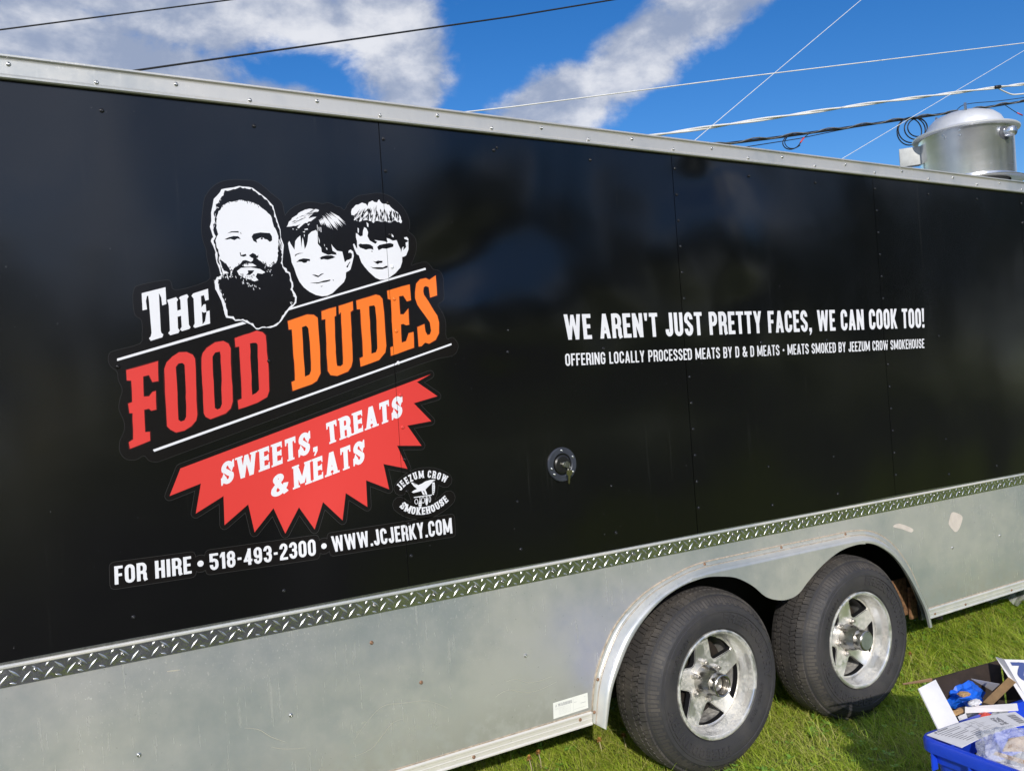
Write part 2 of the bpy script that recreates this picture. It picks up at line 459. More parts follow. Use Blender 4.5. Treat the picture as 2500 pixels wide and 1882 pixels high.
def text_quad(art, key, text, tl, tr, bl, br, **k):
    """text inside the quad given in wall metres (corners of the cap box)"""
    tot, gl = layout(text, **k); tl, tr, bl, br = map(Vector, (tl, tr, bl, br))
    for x, w_, P in gl:
        for p in P:
            q = []
            for a, b in p:
                s = (a + x) / tot; q.append(tuple((bl + (br - bl) * s) * (1 - b) + (tl + (tr - tl) * s) * b))
            art.fill(key, q)
def text_path(art, key, text, path, hgt, **k):
    """text along a base line (wall metres)"""
    tot, gl = layout(text, **k)
    pts = [Vector(p) for p in smooth_curve(path, 6)]; L = [0.0]
    for a, b in zip(pts, pts[1:]): L.append(L[-1] + (b - a).length)
    def at(s):
        s = min(max(s, 0), L[-1] - 1e-6)
        i = max(j for j in range(len(L)) if L[j] <= s); i = min(i, len(pts) - 2)
        d = (pts[i + 1] - pts[i]); return pts[i] + d * ((s - L[i]) / d.length), d.normalized()
    for x, w_, P in gl:
        c, d = at((x + w_ / 2) / tot * L[-1]); sc = L[-1] / tot; n = Vector((-d.y, d.x))
        for p in P: art.fill(key, [tuple(c + d * ((a - w_ / 2) * sc) + n * (b * hgt)) for a, b in p])

# ------------------------------------------------------------------ materials
def newmat(name):
    m = bpy.data.materials.new(name); m.use_nodes = True
    t = NT(m.node_tree); b = t.n['Principled BSDF']
    return m, t, b
def plain(name, col, rough=.5, metal=0.0, spec=.5, var=0.0, vscale=20, bump=0.0, bscale=60, rvar=0.0):
    m, t, b = newmat(name)
    b.inputs['Base Color'].default_value = c4(col); b.inputs['Roughness'].default_value = rough
    b.inputs['Metallic'].default_value = metal; b.inputs['Specular IOR Level'].default_value = spec
    P = t.geo()
    if var:
        n = t.noise(P, vscale, 5, .6)
        t.l.new(t.mix(t.step(n, .3, .7), c4([c * (1 - var) for c in col]), c4([min(1, c * (1 + var)) for c in col])), b.inputs['Base Color'])
    if rvar: t.l.new(t.add(rough - rvar / 2, t.mul(t.noise(P, vscale * 1.7, 4, .6), rvar)), b.inputs['Roughness'])
    if bump: t.l.new(t.bump(t.noise(P, bscale, 4, .6), bump), b.inputs['Normal'])
    return m
def dents(t):
    """oil-canning of the thin side sheets, metres"""
    P = t.geo(); x, y, z = t.xyz(P)[:3]
    a = t.noise(t.comb(t.mul(x, 1.15), 0.3, t.mul(z, .62)), 1.7, 0, .4, .3)
    b = t.noise(t.comb(x, 4.0, z), 5.5, 1, .4, .3)
    m = t.mul(t.step(z, 1.35, 1.9), t.mul(t.step(x, .95, 1.5), t.step(x, 3.2, 2.5)))
    e = t.noise(t.comb(x, 9.0, t.mul(z, 1.1)), 2.1, 0, .45, .35)
    return t.add(t.add(t.mul(a, .042), t.mul(b, .0012)), t.mul(t.mul(e, .062), m)), P, x, z
def sheet_mat(name, col, rough, speck=0.0, streak=0.0, spec=.42):
    m, t, b = newmat(name)
    h, P, x, z = dents(t); b.inputs['Specular IOR Level'].default_value = spec
    fine = t.noise(P, 160, 2, .5)
    t.l.new(t.bump(t.add(h, t.mul(fine, .00003)), 1.0), b.inputs['Normal'])
    base = c4(col)
    if speck:
        v = t.noise(P, 95, 3, .6); s_ = t.mul(t.step(v, .70, .74), t.step(t.noise(P, 5, 2), .45, .62))
        base = t.mix(t.mul(s_, speck), base, (.22, .22, .23, 1))
    if streak:
        n = t.noise(t.comb(t.mul(x, 55), 0, t.mul(z, 1.1)), 1.0, 4, .6)
        dr = t.mul(t.step(n, .60, .74), t.step(t.noise(P, 3.0, 2), .4, .65))
        base = t.mix(t.mul(dr, streak), base, (.05, .05, .048, 1))
    if speck or streak: t.l.new(base, b.inputs['Base Color'])
    else: b.inputs['Base Color'].default_value = base
    t.l.new(t.add(rough - .04, t.mul(t.noise(P, 7, 4, .6), .08)), b.inputs['Roughness'])
    return m
def alu(name, col, rough, metal=.85, pits=1.0, streaks=1.0, wav=.004, grime=0.0):
    m, t, b = newmat(name)
    P = t.geo(); x, y, z = t.xyz(P)[:3]
    big = t.noise(P, 1.1, 3, .5, .4); med = t.noise(P, 14, 5, .65); fin = t.noise(P, 240, 2, .6)
    dk = [c * a_ for c, a_ in zip(col, (.74, .79, .82))]; lt = [min(.95, c * a_) for c, a_ in zip(col, (1.17, 1.13, 1.08))]
    base = t.mix(t.step(t.add(t.mul(big, .78), t.mul(med, .22)), .36, .62), c4(dk), c4(lt))  # broad patches in the base colour stand in for soft reflections
    run = t.noise(t.comb(t.mul(x, 70), t.mul(y, 70), t.mul(z, 5)), 1.0, 4, .65)
    runm = t.mul(t.mul(t.step(run, .55, .70), t.step(t.noise(P, 4, 3), .38, .62)), streaks)
    base = t.mix(t.mul(runm, .55), base, (.74, .74, .70, 1))
    sp = t.mul(t.step(t.noise(t.comb(t.mul(x, 1.3), y, t.mul(z, .75)), 120, 2, .7), .61, .67), t.step(t.noise(P, 3.2, 4, .6), .47, .66))
    base = t.mix(t.mul(sp, .85 * pits), base, (.90, .90, .86, 1))
    dsp = t.mul(t.step(t.noise(P, 120, 1, .5), .27, .23), t.step(t.noise(t.scale(P, (1, 1, 1)), 2.1, 3), .35, .6))
    base = t.mix(t.mul(dsp, .6 * pits), base, (.10, .10, .10, 1))
    if grime: base = t.mix(t.mul(t.mul(t.step(t.add(z, t.mul(t.sub(med, .5), .25)), .60, .36), t.step(med, .35, .62)), grime), base, (.30, .27, .22, 1))
    t.l.new(base, b.inputs['Base Color'])
    b.inputs['Metallic'].default_value = metal
    t.l.new(t.add(t.add(rough - .09, t.mul(med, .16)), t.mul(runm, .12)), b.inputs['Roughness'])
    hh = t.add(t.add(t.mul(t.noise(P, 2.6, 1, .4), wav), t.mul(fin, .00004)), t.mul(sp, .0002))
    t.l.new(t.bump(hh, 1.0), b.inputs['Normal'])
    return m
MAT = {}
MAT['black'] = sheet_mat('black_sheet', (.0018, .0017, .0019), .19, .6, .22, spec=.62)
MAT['vback'] = sheet_mat('vinyl_black', (.0058, .0046, .0046), .25)
MAT['edge_glint'] = sheet_mat('vinyl_edge_glint', (.035, .034, .033), .4)  # grey line painted in for light caught along the cut vinyl edge
MAT['white'] = sheet_mat('vinyl_white', (.76, .765, .80), .35)
MAT['red'] = sheet_mat('vinyl_red', (.68, .050, .042), .35)
MAT['redline'] = sheet_mat('vinyl_dark_red', (.05, .004, .004), .35)  # dark red outline printed round the letters and the starburst
MAT['orange'] = sheet_mat('vinyl_orange', (.86, .185, .022), .35)
MAT['rail'] = alu('rail_aluminium', (.53, .53, .51), .40, .50, .25, .5, .001)
MAT['skirt'] = alu('skirt_aluminium', (.635, .65, .665), .24, .60, 1.0, .9, .014, .35)
MAT['trim'] = alu('trim_aluminium', (.70, .69, .65), .36, .35, .3, .2, .001)
MAT['fender'] = alu('fender_aluminium', (.60, .61, .60), .34, .55, .5, .6, .001)
MAT['plate'] = plain('diamond_plate', (.70, .70, .72), .17, 1.0, var=.12, vscale=30, bump=.0045, bscale=11, rvar=.12)
MAT['lug'] = plain('diamond_lug', (.70, .70, .70), .30, .9, var=.25, vscale=60, rvar=.15)
MAT['rivet'] = plain('rivet_steel', (.55, .55, .54), .28, 1.0, var=.2, vscale=200)
MAT['rivet_black'] = plain('rivet_black', (.012, .012, .014), .18)
MAT['rivet_rust'] = plain('rivet_rusty', (.26, .15, .09), .55, .4, var=.4, vscale=300)
MAT['dark'] = plain('underside_black', (.012, .012, .012), .8, var=.3)
MAT['rust'] = plain('rusty_steel', (.20, .105, .05), .85, 0, var=.55, vscale=60, bump=.002, bscale=120)
MAT['galv'] = plain('dark_bracket', (.05, .055, .06), .55, .3, var=.3, vscale=40)
MAT['seal'] = plain('old_sealant', (.40, .33, .25), .8, var=.3, vscale=60)
MAT['chrome'] = plain('hub_chrome', (.42, .405, .38), .22, .95, var=.08, vscale=30, rvar=.08)
MAT['nut'] = plain('lug_nut_steel', (.60, .57, .53), .36, .85, var=.25, vscale=150)
MAT['caps'] = plain('hub_plug', (.20, .23, .20), .35, .3, var=.15)
MAT['grey_dec'] = plain('print_grey', (.42, .42, .41), .6)
MAT['sticker'] = plain('sticker_white', (.78, .78, .72), .55, var=.04)
MAT['beige'] = plain('beige_patch', (.58, .52, .46), .6, var=.08, vscale=30)
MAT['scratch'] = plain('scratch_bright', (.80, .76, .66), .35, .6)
MAT['bezel'] = plain('lock_bezel', (.045, .05, .065), .38, .2, var=.15)
MAT['lockblk'] = plain('lock_black', (.012, .012, .012), .3)
MAT['brass'] = plain('key_brass', (.42, .38, .20), .38, 1.0, var=.15, vscale=120)
MAT['nickel'] = plain('key_nickel', (.62, .60, .52), .28, 1.0)

# alloy wheel: oxidised in patches
m, t, b = newmat('wheel_alloy'); P = t.geo()
ox = t.mul(t.step(t.noise(P, 12, 4, .6), .40, .56), 1.0); ox2 = t.step(t.noise(P, 70, 4, .7), .42, .62)
oxm = t.mul(ox, t.add(.35, t.mul(ox2, .65)))
t.l.new(t.mix(t.mul(oxm, .8), (.90, .89, .87, 1), (.68, .65, .58, 1)), b.inputs['Base Color'])
t.l.new(t.add(.88, t.mul(oxm, -.50)), b.inputs['Metallic']); t.l.new(t.add(.30, t.mul(oxm, .25)), b.inputs['Roughness'])
t.l.new(t.bump(t.noise(P, 120, 3), .00012), b.inputs['Normal']); MAT['alloy'] = m
# tyre rubber
def rubber(name, col, dirt):
    m, t, b = newmat(name); P = t.geo()
    d = t.mul(t.step(t.noise(P, 9, 5, .6), .42, .66), dirt)
    t.l.new(t.mix(d, c4(col), (.115, .10, .085, 1)), b.inputs['Base Color'])
    t.l.new(t.add(.58, t.mul(t.noise(P, 30, 4), .22)), b.inputs['Roughness'])
    t.l.new(t.bump(t.noise(P, 220, 3, .6), .0007), b.inputs['Normal']); return m
MAT['rubber'] = rubber('tyre_rubber', (.033, .032, .035), .16)
MAT['tread'] = rubber('tyre_tread_rubber', (.048, .044, .042), .55)
MAT['drum'] = plain('brake_drum_dark', (.022, .016, .012), .7, 0, var=.6, vscale=14)
MAT['paintblk'] = plain('window_paint_black', (.016, .016, .018), .35)
# brushed stainless for the fan
m, t, b = newmat('spun_aluminium'); P = t.obj(); x, y, z = t.xyz(P)[:3]
br = t.noise(t.comb(t.mul(x, 2), t.mul(y, 2), t.mul(z, 90)), 1.0, 4, .6)
t.l.new(t.mix(t.step(t.noise(P, 6, 4, .6), .3, .7), (.64, .65, .67, 1), (.80, .80, .81, 1)), b.inputs['Base Color'])
b.inputs['Metallic'].default_value = .93; t.l.new(t.add(.20, t.mul(br, .10)), b.inputs['Roughness'])
b.inputs['Anisotropic'].default_value = 0.0; tn = t.n.new('ShaderNodeTangent'); tn.direction_type = 'RADIAL'; tn.axis = 'Z'; t.l.new(tn.outputs[0], b.inputs['Tangent'])
t.l.new(t.bump(br, .00005), b.inputs['Normal'])
MAT['fan'] = m
MAT['fanlid'] = plain('fan_lid_dull', (.74, .74, .74), .38, .45, var=.06, vscale=8)
MAT['jbox'] = plain('junction_box_grey', (.36, .37, .36), .5, .2, var=.1)
MAT['conduit'] = plain('conduit_grey', (.07, .075, .085), .5)
MAT['cable_black'] = plain('cable_black', (.012, .012, .013), .5)
MAT['cable_grey'] = plain('strand_steel', (.22, .22, .22), .45, .5, var=.3, vscale=8)
MAT['cable_white'] = plain('cable_white', (.72, .71, .68), .5, var=.1, vscale=5)
MAT['cable_red'] = plain('cable_red', (.55, .05, .05), .5)
# ground + grass
m, t, b = newmat('soil_and_thatch'); P = t.geo()
n = t.noise(P, 9, 6, .65); n2_ = t.noise(P, 120, 3, .7)
t.l.new(t.mix(t.step(t.add(t.mul(n, .5), t.mul(n2_, .5)), .36, .64), (.095, .125, .026, 1), (.26, .29, .075, 1)), b.inputs['Base Color'])
b.inputs['Roughness'].default_value = .95; t.l.new(t.bump(n2_, .012), b.inputs['Normal']); MAT['ground'] = m
m, t, b = newmat('grass_blades')
at = t.n.new('ShaderNodeAttribute'); at.attribute_name = 'rnd'; rv = at.outputs['Fac']
rp = t.n.new('ShaderNodeValToRGB'); t.l.new(rv, rp.inputs[0]); cr = rp.color_ramp
cr.elements[0].position = 0.0; cr.elements[0].color = (.115, .250, .020, 1)
cr.elements[1].position = 1.0; cr.elements[1].color = (.50, .42, .18, 1)
for pos, cc in ((.35, (.290, .470, .034)), (.65, (.450, .570, .055)), (.86, (.57, .62, .105)), (.93, (.64, .60, .21))):
    e = cr.elements.new(pos); e.color = c4(cc)
t.l.new(rp.outputs[0], b.inputs['Base Color']); b.inputs['Roughness'].default_value = .5; b.inputs['Specular IOR Level'].default_value = .35
tr = t.n.new('ShaderNodeBsdfTranslucent'); t.l.new(rp.outputs[0], tr.inputs[0])
ms = t.n.new('ShaderNodeMixShader'); ms.inputs[0].default_value = .38
t.l.new(b.outputs[0], ms.inputs[1]); t.l.new(tr.outputs[0], ms.inputs[2]); t.l.new(ms.outputs[0], t.n['Material Output'].inputs[0]); MAT['grass'] = m
MAT['leaf_weed'] = plain('weed_leaf', (.17, .32, .04), .5, var=.35, vscale=60)
MAT['dandelion'] = plain('dry_flower', (.42, .21, .06), .9, var=.35, vscale=150)
MAT['stalk'] = plain('dry_stalk', (.42, .35, .2), .8, var=.2)
MAT['bark'] = plain('tree_bark', (.09, .07, .055), .9, var=.3, vscale=12)
MAT['leaves'] = plain('tree_leaves', (.045, .085, .022), .6, var=.5, vscale=3)

# ------------------------------------------------------------------ ground
gx, gy = 900.0, 900.0
ground = mesh('ground', [(-gx, -gy, 0), (gx, -gy, 0), (gx, gy, 0), (-gx, gy, 0)], [(0, 1, 2, 3)], MAT['ground']); tag(ground, kind='structure')

m, t, b = newmat('dark_ground_fill'); P = t.geo()
t.l.new(t.mix(t.step(t.noise(P, 60, 5, .7), .35, .65), (.035, .035, .036, 1), (.075, .073, .070, 1)), b.inputs['Base Color']); b.inputs['Roughness'].default_value = .9
t.l.new(t.bump(t.noise(P, 150, 3), .004), b.inputs['Normal']); MAT['dark_ground'] = m
ga = random.Random(2); N_ = 60
top_ = [(-40 + 42.2 * i / N_, -2.85 + ga.uniform(-.05, .05) + .12 * math.sin(i * .5)) for i in range(N_ + 1)]
bot_ = [(2.2 + .3 * i / 10 + ga.uniform(-.05, .05), -2.9 - 3.2 * i / 10) for i in range(1, 11)] + [(2.6 + 40 * i / 40, -6.2 + ga.uniform(-.06, .06)) for i in range(1, 41)] + [(42.6, -14)]
dv = [(x, y, .006) for x, y in top_ + bot_ + [(-40, -14)]]
dark_obj = mesh('added_dark_ground', dv, [tuple(range(len(dv)))[::-1]], MAT['dark_ground']); tag(dark_obj, kind='structure')  # dark ground added out of view to darken what the side panels mirror

# ------------------------------------------------------------------ the trailer
TX0, TX1, TY1 = -1.7, 6.4, 2.42
RAIL_T, RAIL_B, TRIM_T, PLATE_T, PLATE_B, SK_B = 2.460, 2.399, .9243, .9140, .8682, .3357
SEAMS = [1.1147 + 1.2192 * k for k in range(-2, 5)]
trailer = thing('food_trailer', (2.35, 1.2, 0), 'long black food vending trailer with printed logo, aluminium skirt and two wheels', 'trailer')

# black side sheets, 3 mm joints over a dark backing
edges = [TX0] + [s for s in SEAMS if TX0 < s < TX1] + [TX1]
panels = []
for a, b_ in zip(edges, edges[1:]):
    panels.append(box('side_panel', (a + .0014, 0.0, TRIM_T - .012), (b_ - .0014, .004, RAIL_B + .01), MAT['black'], trailer))
box('wall_core', (TX0 + .002, .0045, TRIM_T - .02), (TX1 - .002, .03, RAIL_B + .02), MAT['dark'], trailer)

# rivet mesh (dome, pin in the middle)
def dome(r, h, n=12):
    prof = [(r * 1.0, 0.0), (r * .94, -h * .45), (r * .7, -h * .85), (r * .42, -h), (r * .30, -h * .98), (r * .24, -h * .8), (r * .0001, -h * .8)]
    V, Fc = lathe_data(prof, n); me = bpy.data.meshes.new('rivet'); me.from_pydata(V, [], Fc)
    for p in me.polygons: p.use_smooth = True
    return me
RIV = dome(.0062, .0042); RIV_S = dome(.0048, .0034)
for me in (RIV, RIV_S): me.materials.append(MAT['rivet'])
def rivet(x, y, z, parent, mat=None, me=RIV, name='rivet'):
    o = bpy.data.objects.new(name, me); C.objects.link(o); o.location = (x, y, z)
    o.rotation_euler = (0, (x * 37.7 + z * 11.3) % 6.28, 0)
    if mat is not None and mat is not MAT['rivet']:
        o.material_slots[0].link = 'OBJECT'; o.material_slots[0].material = mat
    adopt(o, parent); return o
def panel_of(x):
    for (a, b_), p in zip(zip(edges, edges[1:]), panels):
        if a <= x < b_: return p
    return panels[-1]

# roof rail: extruded aluminium profile with a drip groove and a rolled lower lip
prof = [(0.012, RAIL_T + .002), (-.012, RAIL_T + .002), (-.020, RAIL_T - .001), (-.0205, RAIL_T - .006), (-.0145, RAIL_T - .0085), (-.0125, RAIL_T - .0125),
        (-.0130, RAIL_T - .016), (-.0130, RAIL_B + .013), (-.0135, RAIL_B + .011), (-.0165, RAIL_B + .007), (-.0165, RAIL_B + .002), (-.0125, RAIL_B - .001), (0.0, RAIL_B), (.012, RAIL_B)]
def extrude_x(name, prof, x0, x1, mat, parent, nseg=1, smooth=False, wave=None):
    V, Fc = [], []; n = len(prof)
    for i in range(nseg + 1):
        x = x0 + (x1 - x0) * i / nseg
        for y, z in prof: V.append((x, y, z + (wave(x) if wave else 0)))
    for i in range(nseg):
        for k in range(n - 1): Fc.append((i * n + k, (i + 1) * n + k, (i + 1) * n + k + 1, i * n + k + 1))
    Fc.append(tuple(range(n))); Fc.append(tuple(range(nseg * n, nseg * n + n))[::-1])
    bm = bmesh.new(); vs = [bm.verts.new(v) for v in V]
    for f in Fc: bm.faces.new([vs[i] for i in f])
    return bm_obj(name, bm, mat, parent, angle=35)
rail = extrude_x('roof_rail', prof, TX0, TX1, MAT['rail'], trailer)
k = 0; x = .303 - .2032 * 9
while x < TX1 - .1:
    if x > TX0 + .1: rivet(x, -.013, RAIL_B + (.0165 if k % 2 else .0375), rail)
    x += .2032; k += 1
# roof, far wall, ends, floor
box('roof', (TX0 + .01, .02, RAIL_T - .02), (TX1 - .01, TY1 - .02, RAIL_T - .004), MAT['rail'], trailer)
box('far_wall', (TX0, TY1 - .03, SK_B), (TX1, TY1, RAIL_T), MAT['black'], trailer)
box('front_wall', (TX0, .031, SK_B + .1), (TX0 + .03, TY1 - .031, RAIL_T - .021), MAT['black'], trailer)
box('rear_wall', (TX1 - .03, .031, SK_B + .1), (TX1, TY1 - .031, RAIL_T - .021), MAT['black'], trailer)
box('floor_deck', (TX0 + .031, .4, .83), (TX1 - .031, TY1 - .031, .87), MAT['dark'], trailer)

# diamond plate strip, cover strip above it
plate = box('diamond_plate', (TX0, -.0035, PLATE_B), (TX1, .006, PLATE_T), MAT['plate'], trailer)
trim = extrude_x('cover_strip', [(.004, PLATE_T), (-.0075, PLATE_T), (-.0095, PLATE_T + .002), (-.0095, PLATE_T + .006), (-.0075, PLATE_T + .0085), (.004, TRIM_T)],
                 TX0, TX1, MAT['trim'], trailer)
tb = extrude_x('backing_strip', [(.003, TRIM_T - .002), (-.0022, TRIM_T - .002), (-.0022, TRIM_T + .004), (.003, TRIM_T + .004)], TX0, TX1, MAT['rivet'], trailer,
               nseg=60, wave=lambda x: .0022 * math.sin(x * 2.1) + .0014 * math.sin(x * 5.3 + 1))
def lug_mesh(name, L, Wd, h, cut=None):
    V, Fc = [], []; n = 6
    for i in range(n + 1):
        s = -1 + 2 * i / n; wd = Wd * (1 - abs(s) ** 1.6) * .5 + .0002; hh = h * (1 - abs(s) ** 2.2)
        V += [(s * L / 2, 0, -wd), (s * L / 2, -hh * .8, -wd * .45), (s * L / 2, -hh, 0), (s * L / 2, -hh * .8, wd * .45), (s * L / 2, 0, wd)]
    for i in range(n):
        for k in range(4): Fc.append((i * 5 + k, (i + 1) * 5 + k, (i + 1) * 5 + k + 1, i * 5 + k + 1))
    return V, Fc
LV, LF = lug_mesh('raised_lug', .032, .0062, .0019)
HV, HF = lug_mesh('raised_lug', .015, .0055, .0016)
def asme(V, Fc, ang):
    c, s = math.cos(ang), math.sin(ang); me = bpy.data.meshes.new('raised_lug')
    me.from_pydata([(x * c - z * s, y, x * s + z * c) for x, y, z in V], [], Fc); me.materials.append(MAT['lug'])
    for p in me.polygons: p.use_smooth = True
    return me
LUG = [asme(LV, LF, R(48)), asme(LV, LF, R(-42)), asme(HV, HF, R(48)), asme(HV, HF, R(-20))]
zc = [(PLATE_B + .0165, 0, 0.0), (PLATE_T - .0155, 1, .5), (PLATE_T - .0068, 2, -.05), (PLATE_B + .0055, 3, .42)]
rest = []; cnt = 0; pitch = .0508
for i in range(int((TX1 - TX0) / pitch)):
    x = TX0 + .03 + i * pitch
    for z, kind, off in zc:
        xx = x + off * pitch
        if -.05 < xx < 3.75 and cnt < 300:
            o = bpy.data.objects.new('raised_lug', LUG[kind]); C.objects.link(o); o.location = (xx, -.0035, z); adopt(o, plate); cnt += 1
        else:
            rest.append(([(v.co.x + xx, v.co.y - .0035, v.co.z + z) for v in LUG[kind].vertices], [tuple(p.vertices) for p in LUG[kind].polygons]))
V, Fc = join_data(rest); o = mesh('raised_lugs', V, Fc, MAT['lug'], plate, smooth=True); o['kind'] = 'stuff'
rp_ = random.Random(3)
x = TX0 + .1
while x < TX1 - .1:
    rivet(x, -.0037, PLATE_B + rp_.choice((.022, .026, .030)), plate, MAT['chrome'], RIV); x += rp_.choice((.102, .102, .152, .203))

# fender curves (outer flange, inner lip)
FO = [(1.777, .338), (1.795, .449), (1.827, .536), (1.892, .635), (1.97, .70), (2.071, .752), (2.189, .785), (2.319, .810), (2.521, .8135), (2.781, .8135), (3.083, .8125), (3.239, .811),
      (3.355, .793), (3.45, .751), (3.534, .685), (3.615, .586), (3.673, .474), (3.709, .38), (3.728, .325)]
FI = [(1.806, .318), (1.838, .437), (1.875, .510), (1.935, .598), (2.01, .668), (2.10, .722), (2.20, .754), (2.32, .768), (2.52, .768), (2.781, .768), (3.06, .768), (3.215, .764),
      (3.31, .75), (3.40, .708), (3.475, .650), (3.555, .555), (3.62, .452), (3.655, .385), (3.675, .310)]
FO = smooth_curve(FO, 5); FI = smooth_curve(FI, 5)
# skirt with the wheel opening cut out
mid = [tuple(a * .45 + b_ * .55 for a, b_ in zip(o_, i_)) for o_, i_ in zip(FO, FI)]
mid = [(p[0], p[1]) for p in mid if p[1] > SK_B + .03]
skirt_out = [(TX0, SK_B), (mid[0][0], SK_B)] + mid + [(mid[-1][0], SK_B), (TX1, SK_B), (TX1, PLATE_B + .004), (TX0, PLATE_B + .004)]
skirt = region_solid('skirt_panel', skirt_out, [], 0.0, .003, MAT['skirt'], trailer)
# bottom rail (two runs, left and right of the wheels)
bprof = [(.004, SK_B + .043), (-.003, SK_B + .043), (-.0075, SK_B + .039), (-.0075, SK_B + .034), (-.0045, SK_B + .031), (-.0045, SK_B + .0215), (-.0058, SK_B + .020), (-.0058, SK_B + .018),
         (-.0045, SK_B + .0165), (-.0045, SK_B + .006), (-.0085, SK_B + .002), (-.0085, SK_B - .002), (.03, SK_B - .002)]
br1 = extrude_x('bottom_rail', bprof, TX0, 1.775, MAT['trim'], trailer); br2 = extrude_x('bottom_rail', bprof, 3.735, TX1, MAT['trim'], trailer)
for x in (-1.4, -.95, -.5, -.05, .40, .88, 1.30, 1.725): rivet(x, -.0045, SK_B + .0115 + .015 * (x > 1.7), br1, MAT['rivet_rust'])
for x in (3.775, 4.02, 4.42, 4.83, 5.24, 5.65, 6.06): rivet(x, -.0045, SK_B + .014, br2, MAT['rivet_rust'])
box('sealant_bead', (TX0, -.0016, SK_B + .0432), (1.776, .001, SK_B + .0475), MAT['seal'], trailer)
box('sealant_bead', (3.737, -.0016, SK_B + .0432), (TX1, .001, SK_B + .0475), MAT['seal'], trailer)
# skirt rivets and their marks
for u, v, mt in ((907, 1568, 'rivet_rust'), (710, 1745, 'rivet'), (339, 1842, 'rivet'), (1028, 1665, 'rivet_rust'), (2441, 1307, 'rivet'), (2325, 1337, 'rivet'), (1283, 1600, 'rivet')):
    xx, zz = wall(u, v); rivet(xx, 0, zz, skirt, MAT[mt])
for xx in (-1.2, -.8, -.4, 4.9, 5.3, 5.7, 6.1): rivet(xx, 0, .60, skirt)

# fender strip
secs = [(0.0, .0005), (0.0, -.004), (.20, -.005), (.24, -.008), (.30, -.008), (.36, -.006), (.42, -.012), (.56, -.034), (.70, -.044), (.86, -.047), (1.0, -.045), (1.0, -.034)]
V, Fc = [], []; ns = len(secs)
for (ox_, oz_), (ix_, iz_) in zip(FO, FI):
    for s, y in secs: V.append((ox_ + (ix_ - ox_) * s, y, oz_ + (iz_ - oz_) * s))
for i in range(len(FO) - 1):
    for k in range(ns - 1): Fc.append((i * ns + k, i * ns + k + 1, (i + 1) * ns + k + 1, (i + 1) * ns + k))
bm = bmesh.new(); vs = [bm.verts.new(v) for v in V]
for f in Fc: bm.faces.new([vs[i] for i in f])
fender = bm_obj('fender', bm, MAT['fender'], trailer, angle=50)
ap_low = smooth_curve([(2.24, .762), (2.32, .767), (2.40, .757), (2.478, .738), (2.56, .694), (2.63, .638), (2.70, .612), (2.76, .606), (2.82, .618), (2.885, .660), (2.979, .712), (3.094, .752), (3.20, .762), (3.26, .757)], 4)
apron = region_solid('fender_apron', ap_low + [(3.25, .774), (2.25, .774)], [], -.0462, -.0435, MAT['fender'], trailer)
# sealant along the flange
sb = [(p[0], -.002, p[1]) for p in FO if p[1] > .36]
tube('sealant_bead', [(x + (-.002 if x < 2.3 else (.002 if x > 3.2 else 0)), y, z + .0015) for x, y, z in sb], .0030, MAT['seal'], trailer, 6)
tube('sealant_bead', [(o_[0] + (i_[0] - o_[0]) * .375, -.0085, o_[1] + (i_[1] - o_[1]) * .375) for o_, i_ in zip(FO, FI)], .0013, MAT['seal'], trailer, 5)
for i in (7, 36, 45, 53, 2, 84): 
    (ox_, oz_), (ix_, iz_) = FO[i], FI[i]
    rivet(ox_ + (ix_ - ox_) * .14, -.0048, oz_ + (iz_ - oz_) * .14, fender, MAT['rivet_rust'])

# wheel well, frame, brackets
box('wheel_well_top', (1.74, .004, .822), (3.80, .45, .834), MAT['dark'], trailer)
box('wheel_well_wall', (1.70, .42, .22), (3.87, .43, .821), MAT['dark'], trailer)
box('wheel_well_end', (1.70, .02, .42), (1.71, .419, .82), MAT['dark'], trailer)
box('wheel_well_end', (3.86, .02, .30), (3.87, .419, .82), MAT['dark'], trailer)
box('frame_rail', (TX0 + .1, .5, .62), (TX1 - .1, .56, .80), MAT['dark'], trailer)
box('frame_rail', (TX0 + .1, TY1 - .56, .62), (TX1 - .1, TY1 - .5, .80), MAT['dark'], trailer)
for xx in (2.352, 3.198): tube('axle', [(xx, .22, .35), (xx, TY1 - .22, .35)], .035, MAT['dark'], trailer, 12)
def plate_px(name, a, b_, y, mat):
    (xa, za), (xb, zb) = wall(1880 + .27027 * a[0], 1330 + .27027 * a[1], y), wall(1880 + .27027 * b_[0], 1330 + .27027 * b_[1], y)
    box(name, (xa, y, zb), (xb, y + .012, za), mat, trailer, .002)
plate_px('spring_hanger', (1085, 330), (1254, 625), .085, MAT['rust']); plate_px('spring_hanger', (1256, 385), (1338, 655), .065, MAT['rust']); plate_px('mud_bracket', (1342, 440), (1392, 668), .050, MAT['galv'])

# ------------------------------------------------------------------ wheels (axis along y, outer face towards -y)
def raised_text_ring(text, r0, hgt, a_mid, span, y, t=.2, flip=False):
    """low raised letters on the side wall"""
    tot, gl = layout(text, t=t, gap=.12, wide=1.5); parts = []
    for x, w_, P in gl:
        for p in P:
            n = len(p); f = []
            for a, b_ in p:
                s = (a + x) / tot - .5; rad = r0 + b_ * hgt
                ang = R(a_mid - s * span) if not flip else R(a_mid + s * span)
                if flip: rad = r0 + hgt - b_ * hgt
                f.append((rad * math.cos(ang), rad * math.sin(ang)))
            parts.append((f, n))
    V, Fc = [], []
    for f, n in parts:
        o = len(V); V += [(x, y(math.hypot(x, z)) - .0038, z) for x, z in f] + [(x, y(math.hypot(x, z)) + .001, z) for x, z in f]
        Fc.append(tuple(range(o, o + n))); Fc += [(o + i, o + (i + 1) % n, o + n + (i + 1) % n, o + n + i) for i in range(n)]
    return V, Fc
